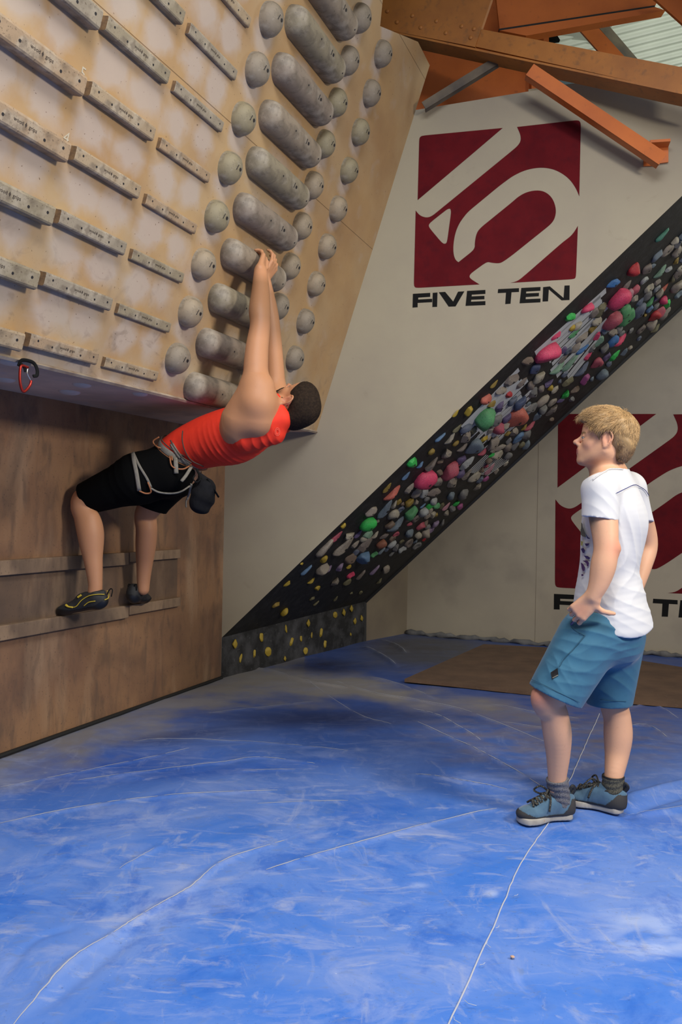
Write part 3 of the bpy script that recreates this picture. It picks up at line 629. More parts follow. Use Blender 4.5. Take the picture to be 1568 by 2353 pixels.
# deep girder above, its lower flange
root = empty('steel_girder', at(1300, 20, 6.0)); tag(root, 'deep orange girder crossing the top right corner above the main beam', 'beam')
par(slab('web', [(1131, -90, 5.9), (1560, -90, 5.9), (1506, 14, 5.9), (1149, 68, 5.9)], np.array([0, .03, 0]), m_orange))
par(slab('lower_flange', [(1149, 70, 5.86), (1506, 16, 5.86), (1530, 24, 5.86), (1210, 82, 5.86)], np.array([0, .08, -.0]), m_orange))
par(slab('flange_gap', [(1147, 66, 5.88), (1506, 12, 5.88), (1506, 16, 5.88), (1149, 71, 5.88)], np.array([0, .03, 0]), m_edge))
tag(slab('gusset_plate', [(1110, -60, 5.42), (1150, -60, 5.42), (1131, 0, 5.42), (1110, 40, 5.42)], np.array([0, .03, 0]), m_orange), 'bright orange steel plate at the top edge above the riveted plate', 'steel plate')
# big shaded plate behind the beam
root = empty('steel_column', at(1110, 170, 6.2)); tag(root, 'broad dark orange steel column behind the main beam, over the white wall', 'column')
par(slab('web', [(940, -120, 6.3), (1222, -120, 6.3), (1222, 320, 6.3), (930, 340, 6.3)], np.array([0, .03, 0]), m_orange))
par(slab('flange', [(1222, 60, 6.22), (1250, 60, 6.22), (1250, 320, 6.22), (1222, 320, 6.22)], np.array([0, .12, 0]), m_orange))
tag(slab('steel_post', [(1242, 60, 6.6), (1262, 60, 6.6), (1262, 320, 6.6), (1242, 320, 6.6)], np.array([0, .05, 0]), m_orange), 'thin orange steel post beside the broad dark orange column', 'post')
def bar(name, p0, p1, wd, dp, m, lab, cat='brace', up=(0, 0, 1), angle=True):
    d = unit(p1 - p0); s_ = unit(np.cross(d, up)); t_ = np.cross(s_, d); L_ = np.linalg.norm(p1 - p0)
    r = empty(name, M=frame(p0, d, t_, np.cross(d, t_))); tag(r, lab, cat)
    bm = bmesh.new(); box(bm, (0, -wd / 2, -.004), (L_, wd / 2, .004)); obj('face_leg', bm, m, r)
    bm = bmesh.new(); box(bm, (0, -wd / 2, 0.0), (L_, -wd / 2 + .008, dp) if True else 0); obj('side_leg', bm, m, r); return r
bar('steel_brace', at(974, 243, 5.48), at(1160, 128, 5.42), .055, -.05, m_greysteel, 'grimy grey diagonal brace from the white wall\'s top left corner up to the beam')
st = bar('steel_strut', at(1218, 160, 5.15), at(1524, 366, 5.08), .085, -.06, m_orange, 'long orange strut running down from the beam to the bracket on the white wall')
bq = empty('wall_bracket', at(1508, 358, 5.2)); tag(bq, 'orange steel bracket fixed to the white wall under the strut\'s end', 'bracket')
bm = bmesh.new(); poly_prism(bm, [onW(*p_, .01) for p_ in ((1480, 336), (1536, 333), (1536, 374), (1506, 378), (1506, 382), (1479, 383))], nW * .012); par(obj('plate', bm, m_orange), bq)
bm = bmesh.new(); poly_prism(bm, [onW(*p_, .02) for p_ in ((1490, 336), (1536, 333), (1536, 339), (1490, 342))], nW * .09); par(obj('shelf', bm, m_orange), bq)
# rafters seen against the roof
root = empty('roof_rafter', at(1380, 80, 7.0)); tag(root, 'short orange rafter slanting between girder and beam, against the pale roof', 'rafter')
par(slab('face', [(1318, 52, 7.0), (1358, 44, 7.0), (1436, 130, 7.0), (1378, 120, 7.0)], np.array([0, .02, 0]), m_orange)); par(slab('side', [(1360, 44, 7.02), (1384, 40, 7.1), (1470, 140, 7.1), (1436, 130, 7.02)], np.array([0, .02, 0]), m_greysteel))
root = empty('roof_rafter', at(1530, 30, 5.6)); tag(root, 'orange rafter cutting across the very top right corner of the picture', 'rafter')
par(slab('face', [(1480, -25, 5.6), (1560, -25, 5.6), (1640, 80, 5.6), (1640, 118, 5.6)], np.array([0, .02, 0]), m_orange)); par(slab('flange', [(1560, -25, 5.58), (1585, -25, 5.58), (1660, 80, 5.58), (1640, 80, 5.58)], np.array([0, .1, 0]), m_orange))
# corrugated roof
e1 = unit((1, 0, .27)); e2 = unit((.05, .78, -.5)); nr = unit(np.cross(e1, e2)); o0 = at(1500, 60, 7.6)
ng, mg = 900, 2; t = np.linspace(-2.4, 2.6, ng); 
V = []; 
for a_ in (-4.0, 3.0):
    for tt in t: V.append(o0 + e1 * a_ + e2 * tt + nr * .012 * math.sin(tt * 2 * math.pi / .076))
V = np.array(V); i_ = np.arange(ng - 1); Fq = np.stack([i_, i_ + 1, i_ + ng + 1, i_ + ng], 1)
o = link('ceiling', np_mesh('ceiling', V, Fq), m_roof); o['kind'] = 'structure'
bm = bmesh.new(); poly_prism(bm, [(-8, 10.5, -.3), (9, 10.5, -.3), (9, 10.5, 9), (-8, 10.5, 9)], (0, .05, 0)); struct('wall_far', bm, m_back)
tag(slab('roof_panel', [(1280, 66, 7.9), (1420, 40, 7.9), (1420, 62, 7.9), (1290, 86, 7.9)], np.array([0, .05, 0]), M_('greenish_panel', (.35, .38, .22), .6)), 'dull green-yellow strip of roof panel between girder and rafter', 'roof panel')
root = empty('roof_purlin', at(1330, 90, 7.8)); tag(root, 'white angled purlin ends seen between the girder and the main beam', 'purlin')
m_wp = M_('white_purlin_paint', (.6, .62, .55), .5)
par(slab('batten', [(1294, 92, 7.8), (1332, 78, 7.8), (1335, 88, 7.8), (1300, 102, 7.8)], np.array([0, .03, 0]), m_wp)); par(slab('batten', [(1312, 100, 7.75), (1330, 84, 7.75), (1338, 90, 7.75), (1318, 112, 7.75)], np.array([0, .03, 0]), m_wp))
tag(slab('dark_jacket', [(1262, 66, 7.4), (1272, 66, 7.4), (1288, 92, 7.4), (1262, 95, 7.4)], np.array([0, .04, 0]), m_strap), 'dark cloth hanging just behind the beam, left of the short rafter', 'cloth')
m_bl = M_('blue_grey_pack', (.12, .2, .25), .6)
for q_, mm, lab in (([(1250, 196, 6.9), (1262, 190, 6.9), (1262, 222, 6.9), (1250, 222, 6.9)], M_('pink_cloth', (.42, .12, .13), .7), 'narrow pink item on the ledge beside the orange post'), ([(1278, 172, 6.9), (1318, 182, 6.9), (1330, 212, 6.9), (1288, 214, 6.9)], m_bl, 'dark blue-grey bag on the ledge under the beam'), ([(1352, 188, 6.9), (1400, 194, 6.9), (1404, 205, 6.9), (1358, 208, 6.9)], M_('maroon_cloth', (.25, .06, .07), .7), 'maroon bundle on the ledge to the right of the blue-grey bag')):
    o = slab('stored_bag', q_, np.array([0, .25, 0]), mm); md = o.modifiers.new('b', 'BEVEL'); md.width = .02; md.segments = 3; tag(o, lab, 'bag')
bm = bmesh.new(); poly_prism(bm, [onW(1215, 205, -.03), onW(1568, 160, -.03), onW(1568, 160, -.03) + np.array([.3, 1.3, 0]), onW(1215, 205, -.03) + np.array([.3, 1.6, 0])], -Z3 * .05); struct('trim_1', bm, m_cream)

bm = bmesh.new(); box(bm, (-7, 2.6, 5.75), (2.4, 10.4, 5.8)); struct('ceiling', bm, m_roof)

# unseen slab right of the camera, added to hold back the key's upward light
wd_ = unit((-.72, .69, 0)); ws_ = np.cross(wd_, Z3); c_ = np.array([3.3, 1.0, 0]) + wd_ * .6
bm = bmesh.new(); poly_prism(bm, [c_ - ws_ * 1.6 + Z3 * 3.22, c_ + ws_ * 1.6 + Z3 * 3.22, c_ + ws_ * 1.6 + Z3 * 5.6, c_ - ws_ * 1.6 + Z3 * 5.6], wd_ * .12); struct('unseen_light_blocker', bm, m_cream)
# ------------------------------------------------------------------ painted stripes and holds on the overhanging wall
eHu = unit(eH); kHn = unit(np.cross(nH, eHu)); kHn = kHn if np.dot(kHn, kH) > 0 else -kHn
bm = bmesh.new(); rr = random.Random(3)
def stripe(u0, v0, u1, v1, wd):
    a_, b_ = onH(u0, v0, .0008), onH(u1, v1, .0008); k_ = kHn * wd / 2
    poly_prism(bm, [a_ - k_, b_ - k_, b_ + k_, a_ + k_], nH * .0012)
for i in range(12):                                   # two blocks of pale stripes following the slope, and a fine one lower down
    f = i / 11; j0, j1 = rr.uniform(-12, 12), rr.uniform(-12, 12)
    stripe(1237 + 62 * f + j0, 806 + 62 * f * 1.25 - j0, 1392 - 10 * f + j1, 668 + 112 * f - j1 * .5, .095 - .03 * rr.random())
    stripe(1068 + 66 * f + j0, 976 + 45 * f - j0, 1192 + 34 * f + j1, 850 + 88 * f - j1, .090 - .03 * rr.random())
for i in range(14):
    f = i / 13; stripe(1075 + 45 * f, 1085 + 8 * f, 1118 + 52 * f, 1045 + 12 * f, .016)
for o_ in range(8):
    stripe(1060 + o_ * 9, 1000 + o_ * 5, 1100 + o_ * 9, 963 + o_ * 5, .022)
o = obj('painted_stripes', bm, m_white, wallh); o['kind'] = 'stuff'
PAL = {'pink': (.62, .045, .12), 'rose': (.40, .07, .10), 'pale pink': (.42, .19, .22), 'red': (.42, .015, .02), 'salmon': (.48, .11, .07), 'orange-brown': (.26, .09, .045),
       'bright green': (.02, .42, .06), 'green': (.07, .27, .10), 'pale green': (.18, .30, .20), 'teal': (.05, .20, .13), 'yellow': (.42, .29, .02), 'ochre': (.26, .17, .02), 'olive': (.14, .125, .06),
       'light blue': (.10, .19, .32), 'blue': (.03, .13, .33), 'navy': (.05, .07, .14), 'slate': (.10, .12, .165), 'blue-grey': (.14, .18, .21), 'purple': (.10, .07, .16), 'lilac': (.24, .17, .27), 'magenta': (.30, .06, .19),
       'cream': (.36, .32, .24), 'beige': (.29, .245, .19), 'taupe': (.18, .145, .12), 'brown': (.16, .11, .075), 'grey': (.17, .165, .155), 'pale grey': (.32, .33, .32)}
HM = {k: M_('resin_' + k.replace(' ', '_').replace('-', '_'), c, .6, tuple(x * .6 for x in c), 14, .4, .7, layers=[((.32, .30, .28), 24, .52, .72, .35)], bump=.25, bscale=120) for k, c in PAL.items()}
def rock(seed, kind):
    r = np.random.default_rng(seed); bm = bmesh.new(); bmesh.ops.create_icosphere(bm, subdivisions=3, radius=1)
    sh = {0: (1, .8, .75), 1: (1, .62, .6), 2: (1, .92, 1.05), 3: (1, .42, .5), 4: (.9, .8, .55)}[kind]
    fl_ = [(unit(r.normal(size=3) + np.array([0, 0, .5])), r.uniform(.52, .86)) for _ in range({0: 4, 1: 9, 2: 3, 3: 5, 4: 3}[kind])]
    off = Vector(r.normal(size=3) * 9)
    for v in bm.verts:
        p = np.array(v.co); p = p * (1 + .16 * noise.noise(v.co * 1.3 + off) + .10 * noise.noise(v.co * 3 + off))
        for n_, d_ in fl_:
            e_ = p @ n_ - d_
            if e_ > 0: p = p - n_ * e_ * .92
        if kind == 4 and p[2] > 0: p[2] -= .5 * math.exp(-(p[0] ** 2 + (p[1] - .1) ** 2) * 5)       # hollow pocket
        if kind == 2 and p[2] > 0: p[1] += .30 * p[2] ** 2
        if kind == 3: p[1] += .32 * p[0] ** 2
        v.co = Vector((p[0] * sh[0], p[1] * sh[1], max(p[2] * sh[2], -.04)))
    return mesh_of('rock', bm, kind != 1)
ROCK = [rock(10 + i, i % 5) for i in range(15)]
SHN = {0: 'rounded', 1: 'blocky', 2: 'jug-shaped', 3: 'crescent', 4: 'hollowed'}
bm = bmesh.new(); bmesh.ops.create_cone(bm, cap_ends=True, segments=10, radius1=.12, radius2=.12, depth=.03); bolt_me = mesh_of('bolt', bm); bolt_me.materials.append(m_hole)
HOLDS = []
def add7(l, off, sc):
    for x, y, s, c, *k in l:
        u, v, d = off[0] + x / sc, off[1] + y / sc, s / sc
        if any(math.hypot(u - h[0], v - h[1]) < .28 * (d + h[2]) for h in HOLDS): continue
        HOLDS.append([u, v, d, c, k[0] if k else None])
add7([(1400, 440, 120, 'teal', 3), (1440, 590, 110, 'beige', 4), (1520, 600, 90, 'beige', 0), (1110, 775, 112, 'red', 2), (1240, 770, 100, 'taupe', 0), (1375, 795, 110, 'pale green', 3), (910, 910, 112, 'blue', 1), (1110, 970, 78, 'rose', 0), (1040, 930, 85, 'taupe', 1), (1260, 960, 96, 'cream', 4), (960, 1060, 165, 'pink', 2), (1050, 1020, 100, 'pale pink', 0), (1115, 1060, 75, 'beige', 4), (1230, 1030, 72, 'grey', 0), (1400, 960, 80, 'salmon', 3), (1265, 1090, 84, 'green', 3), (1390, 1070, 70, 'pink', 2), (1430, 1115, 84, 'bright green', 1), (1260, 1160, 70, 'light blue', 4), (1300, 1230, 90, 'red', 2), (645, 1160, 92, 'pink', 2), (710, 1200, 80, 'taupe', 0), (490, 1250, 112, 'bright green', 1), (790, 1175, 140, 'olive', 1), (1010, 1180, 104, 'green', 2), (1040, 1255, 135, 'green', 0), (890, 1275, 140, 'rose', 2), (1150, 1190, 120, 'slate', 0), (495, 1340, 50, 'yellow', 0), (545, 1320, 80, 'cream', 0), (530, 1400, 104, 'green', 3), (345, 1430, 90, 'pink', 1), (600, 1450, 118, 'beige', 1), (740, 1430, 80, 'pink', 1), (615, 1560, 110, 'blue', 3), (900, 1475, 100, 'blue', 0), (975, 1475, 140, 'pink', 3), (770, 1490, 112, 'pale green', 1), (255, 1620, 185, 'pink', 2), (410, 1560, 62, 'purple', 0), (425, 1640, 96, 'taupe', 3), (505, 1690, 150, 'pale green', 3), (660, 1620, 88, 'pink', 1), (735, 1690, 92, 'rose', 2), (925, 1620, 100, 'bright green', 1), (840, 1630, 84, 'purple', 4), (70, 1670, 112, 'brown', 1), (610, 1755, 130, 'slate', 3), (1180, 1360, 90, 'taupe', 4), (1320, 1350, 80, 'olive', 3), (370, 1745, 130, 'pale green', 3), (140, 1750, 105, 'navy', 0), (470, 1875, 110, 'olive', 1), (905, 1390, 95, 'beige', 1), (1530, 940, 110, 'beige', 0), (1530, 820, 90, 'taupe', 0), (740, 1280, 90, 'cream', 0), (700, 1550, 90, 'grey', 1), (540, 1960, 110, 'brown', 1), (630, 1850, 95, 'magenta', 0), (270, 1890, 90, 'purple', 1), (170, 1830, 110, 'cream', 0), (430, 2010, 100, 'bright green', 1), (1170, 1090, 80, 'slate', 1), (1330, 900, 70, 'taupe', 1), (810, 1540, 80, 'grey', 0), (540, 1530, 90, 'beige', 0)], (1200, 440), 4.261)
add7([(880, 290, 58, 'ochre', 3), (1020, 265, 118, 'taupe', 1), (1100, 285, 84, 'taupe', 1), (940, 350, 96, 'beige', 1), (995, 375, 66, 'red', 1), (815, 410, 82, 'salmon', 0), (855, 445, 52, 'ochre', 0), (680, 500, 66, 'yellow', 0), (578, 518, 48, 'yellow', 3), (930, 470, 96, 'purple', 1), (1080, 440, 94, 'navy', 0), (1020, 420, 70, 'slate', 0), (1045, 560, 142, 'salmon', 2), (975, 555, 70, 'purple', 0), (800, 570, 142, 'green', 2), (772, 515, 92, 'taupe', 1), (895, 575, 84, 'grey', 0), (920, 635, 88, 'rose', 2), (1075, 715, 86, 'light blue', 4), (1230, 545, 90, 'blue-grey', 1), (1415, 385, 88, 'bright green', 1), (1315, 320, 42, 'yellow', 0), (1352, 335, 60, 'cream', 4), (465, 710, 78, 'light blue', 3), (540, 718, 80, 'cream', 3), (575, 748, 40, 'ochre', 0), (665, 715, 98, 'beige', 1), (800, 715, 48, 'yellow', 0), (720, 785, 106, 'blue-grey', 2), (740, 832, 80, 'green', 4), (795, 820, 66, 'rose', 3), (858, 845, 45, 'bright green', 1), (510, 845, 108, 'beige', 1), (383, 815, 45, 'ochre', 0), (245, 910, 100, 'bright green', 1), (635, 790, 72, 'taupe', 3), (530, 970, 112, 'rose', 2), (395, 920, 92, 'taupe', 1), (335, 1035, 128, 'pink', 2), (190, 1010, 60, 'light blue', 3), (812, 930, 48, 'rose', 1), (900, 850, 84, 'cream', 0), (560, 1070, 108, 'beige', 1), (445, 1055, 74, 'beige', 0), (725, 1020, 80, 'cream', 0), (812, 1030, 46, 'magenta', 4), (45, 1105, 70, 'ochre', 3), (95, 1150, 118, 'salmon', 3), (225, 1110, 88, 'beige', 1), (265, 1140, 66, 'beige', 0), (410, 1140, 98, 'taupe', 1), (125, 1210, 42, 'ochre', 0), (262, 1215, 58, 'beige', 1), (372, 1240, 56, 'bright green', 0), (425, 1240, 48, 'green', 0), (575, 1225, 48, 'bright green', 1), (225, 1295, 82, 'green', 2), (540, 1160, 62, 'blue-grey', 0), (320, 1240, 40, 'light blue', 3), (125, 1395, 120, 'blue-grey', 3), (215, 1385, 42, 'rose', 1), (395, 1310, 52, 'cream', 0), (415, 1380, 50, 'lilac', 0), (378, 1435, 58, 'lilac', 4), (680, 915, 110, 'pale grey', 1), (620, 880, 70, 'purple', 0), (1170, 480, 80, 'grey', 0), (1330, 500, 84, 'taupe', 1), (1260, 420, 84, 'beige', 0), (1195, 365, 100, 'grey', 1), (1195, 165, 82, 'navy', 0), (1240, 215, 96, 'cream', 0), (1290, 270, 92, 'purple', 1), (1455, 250, 92, 'beige', 1), (1500, 330, 90, 'brown', 0), (870, 755, 95, 'beige', 0), (1040, 670, 80, 'beige', 1), (980, 670, 42, 'ochre', 0), (1115, 625, 45, 'ochre', 3), (1125, 690, 80, 'grey', 0), (985, 780, 70, 'taupe', 0), (1165, 620, 80, 'rose', 3), (850, 960, 80, 'pale pink', 3), (610, 990, 60, 'purple', 0), (665, 1000, 72, 'taupe', 1), (640, 1150, 84, 'grey', 0), (300, 920, 50, 'light blue', 3), (505, 1250, 60, 'pale pink', 3), (465, 1240, 46, 'olive', 0), (605, 1245, 44, 'magenta', 0), (420, 1310, 36, 'ochre', 0), (450, 980, 60, 'brown', 1), (1090, 760, 44, 'olive', 0), (660, 640, 80, 'slate', 0), (590, 640, 64, 'olive', 3), (710, 650, 50, 'olive', 0), (1155, 350, 60, 'grey', 0)], (880, 800), 3.409)
add7([(1150, 175, 85, 'bright green', 2), (1290, 80, 112, 'blue-grey', 3), (1340, 112, 80, 'cream', 0), (1175, 88, 66, 'beige', 0), (970, 185, 35, 'yellow', 0), (930, 275, 75, 'rose', 3), (1020, 265, 80, 'cream', 1), (865, 355, 132, 'beige', 3), (990, 355, 132, 'beige', 3), (1140, 340, 118, 'taupe', 1), (1205, 255, 52, 'cream', 3), (1150, 255, 60, 'pale green', 0), (1245, 315, 55, 'orange-brown', 2), (1325, 320, 50, 'pale grey', 0), (1120, 415, 85, 'light blue', 2), (1198, 395, 50, 'green', 4), (1255, 370, 52, 'blue-grey', 3), (1330, 385, 46, 'grey', 3), (1355, 250, 45, 'rose', 4), (1450, 240, 60, 'blue-grey', 0), (1450, 320, 70, 'taupe', 4), (1555, 285, 30, 'red', 1), (830, 430, 45, 'yellow', 0), (670, 458, 20, 'yellow', 0), (718, 512, 74, 'light blue', 3), (825, 500, 70, 'beige', 2), (868, 500, 50, 'lilac', 3), (955, 490, 60, 'lilac', 4), (1010, 480, 28, 'yellow', 0), (1030, 545, 55, 'pink', 4), (1110, 545, 70, 'taupe', 3), (1210, 510, 70, 'lilac', 3), (1278, 500, 56, 'beige', 0), (1235, 585, 40, 'olive', 3), (915, 600, 74, 'beige', 1), (1000, 595, 46, 'olive', 0), (745, 585, 45, 'yellow', 3), (785, 635, 36, 'yellow', 0), (570, 608, 45, 'yellow', 1), (550, 805, 45, 'yellow', 2), (488, 757, 42, 'ochre', 0), (1095, 667, 28, 'olive', 0), (1030, 670, 22, 'olive', 0), (920, 712, 36, 'olive', 3), (780, 745, 38, 'olive', 3), (748, 710, 30, 'olive', 0), (1085, 250, 56, 'purple', 3), (1400, 190, 90, 'blue-grey', 3), (1310, 180, 62, 'brown', 0), (1540, 190, 62, 'rose', 0)], (480, 1150), 3.136)
NS = len(HOLDS)
# small weathered holds crowding the gaps
cnt = 0; rr = random.Random(11)
ePx = lambda a_, b_: (lambda p: upix(p[0], p[1], p[2]))(E0 + eH * a_ + kH * b_)
tries = 0
while cnt < 96 and tries < 4000:
    tries += 1
    a_ = rr.uniform(.14, .80); b_ = rr.uniform(.22, .93)
    u, v = ePx(a_, b_)
    if u > 1575: continue
    d = rr.uniform(11, 21)
    if any(math.hypot(u - h[0], v - h[1]) < .36 * (d + h[2]) for h in HOLDS): continue
    if (1060 < u < 1400 and v < 985 - (u - 1068) * .96 + 75) and rr.random() < .8: continue
    HOLDS.append([u, v, d, rr.choices(['taupe', 'grey', 'beige', 'brown', 'cream', 'slate', 'blue-grey', 'pale grey', 'purple', 'rose', 'olive', 'ochre'], [6, 6, 6, 4, 3, 4, 4, 4, 2, 1, 1, 1])[0], None]); cnt += 1
KICK = [(182, 1035, 55), (380, 985, 58), (228, 1135, 52), (328, 1105, 45), (420, 1090, 54), (555, 925, 48), (595, 1020, 52), (665, 995, 38), (712, 885, 44), (740, 970, 34), (808, 955, 52), (838, 1035, 46), (905, 825, 38), (968, 808, 44), (1023, 780, 40), (1048, 870, 40), (1097, 850, 38), (692, 1083, 38), (545, 1140, 30), (1020, 966, 22)]
nK = unit(np.cross(kH, Z3)); nK = nK if nK[1] < 0 else -nK
fx = unit(np.cross(Z3, nH)); fy = np.cross(nH, fx)
PROX = []
def size_word(d): return 'large ' if d > 27 else ('small ' if d < 14 else '')
made = []
protos = {}
for i, (u, v, d, c, kd) in enumerate(HOLDS):
    if kd is None: kd = rr.choice([0, 1, 1, 2, 4])
    P = onH(u, v, 0); Rm = d * P[1] / FPX / 2 * 1.52
    key = (kd, c); idx_ = (kd + 5 * rr.randrange(3))
    if (idx_, c) in protos:
        o = protos[(idx_, c)].copy(); COL.objects.link(o)
    else:
        o = link('climbing_hold', ROCK[idx_].copy(), HM[c]); protos[(idx_, c)] = o
    P = P - nH * 0; ang = rr.uniform(0, 6.28) if kd != 3 else rr.uniform(.3, .9) * (1 if True else 1)
    ax = eHu if kd == 3 else fx
    b_ = np.cross(nH, ax); ca, sa = math.cos(ang if kd != 3 else rr.uniform(-.35, .35)), math.sin(ang if kd != 3 else rr.uniform(-.35, .35))
    x_ = ax * ca + b_ * sa; y_ = np.cross(nH, x_)
    # centre the bulge on the traced spot
    P = onH(u, v, Rm * .35) - nH * Rm * .35
    S = Matrix.Diagonal((Rm * 1.05, Rm * 1.05, Rm * (1.0 if d > 20 else 1.15), 1))
    o.matrix_world = frame(P + nH * .002, x_, y_, nH) @ S
    made.append([o, u, v, d, c, kd, i < NS])
    if d > 20:
        bc = bpy.data.objects.new('bolt', bolt_me); COL.objects.link(bc); bc.parent = o
        zt_ = max((q_.co.z for q_ in o.data.vertices if math.hypot(q_.co.x, q_.co.y) < .2), default=.5); bc.location = (0, 0, zt_ - .005)
# labels: what it looks like, what it sits next to
def compass(du, dv):
    a_ = (math.degrees(math.atan2(-dv, du)) + 360) % 360
    return ['right of', 'upper right of', 'above', 'upper left of', 'left of', 'lower left of', 'below', 'lower right of'][int((a_ + 22.5) // 45) % 8]
def nm(m): return f'{size_word(m[3])}{m[4]} {SHN[m[5]]}'
AN = {}
big = [m for m in made if m[6] and m[3] > 20]
from collections import Counter
cn = Counter(nm(m) for m in big); anchors = [m for m in big if cn[nm(m)] == 1]
zone = lambda u: 'near the frame edge' if u > 1480 else 'high up' if u > 1330 else 'by upper stripes' if u > 1200 else 'by middle stripes' if u > 1060 else 'in lower middle' if u > 880 else 'low down'
seen = set()
for m in sorted(made, key=lambda m: -m[3]):
    o, u, v, d, c, kd, tr = m
    lab = None
    if m in anchors: lab = f'{nm(m)} hold on the black overhang, {zone(u)}'
    else:
        for a_ in sorted(anchors + [q_ for q_ in big if q_ is not m and q_[0].get('label')], key=lambda q_: math.hypot(q_[1] - u, q_[2] - v)):
            if a_ is m: continue
            t_ = f'{nm(m)} hold {compass(u - a_[1], v - a_[2])} the {nm(a_)} one {zone(a_[1])}'
            if t_ not in seen: lab = t_; break
    while lab in seen: lab = lab.replace(' hold', ' bolt-on hold', 1) + ''
    seen.add(lab); tag(o, lab, 'climbing hold', 'coloured holds on the black overhanging wall')
proto = None; kd_ = sorted(KICK, key=lambda t: t[0]); ORD = ['first', 'second', 'third', 'fourth', 'fifth', 'sixth', 'seventh', 'eighth', 'ninth', 'tenth', 'eleventh', 'twelfth', '13th', '14th', '15th', '16th', '17th', '18th', '19th', '20th']
for i, (x, y, s) in enumerate(kd_):
    u, v, d = 480 + x / 3.136, 1150 + y / 3.136, s / 3.136
    P = hit(u, v, E0, nK); Rm = d * P[1] / FPX / 2 * 1.25
    if proto is None: o = link('kickboard_hold', ROCK[0].copy(), HM['yellow']); proto = o
    else: o = proto.copy(); COL.objects.link(o); o.data = ROCK[(i * 3) % 15].copy() if i < 15 else o.data; 
    if not o.data.materials: o.data.materials.append(HM['yellow'])
    b_ = np.cross(nK, Z3); o.matrix_world = frame(P + nK * .002, b_, Z3, nK) @ Matrix.Diagonal((Rm * .9, Rm * 1.1, Rm * .8, 1)) @ Matrix.Rotation(math.radians(90 + rr.uniform(-25, 25)), 4, 'Z')
    nb = 'upper' if v < 1465 - (u - 510) * .20 + 6 else 'lower'
    tag(o, f'small yellow foothold on the dusty black kickboard, {ORD[i]} counting from the left', 'climbing hold', 'yellow footholds on the kickboard')
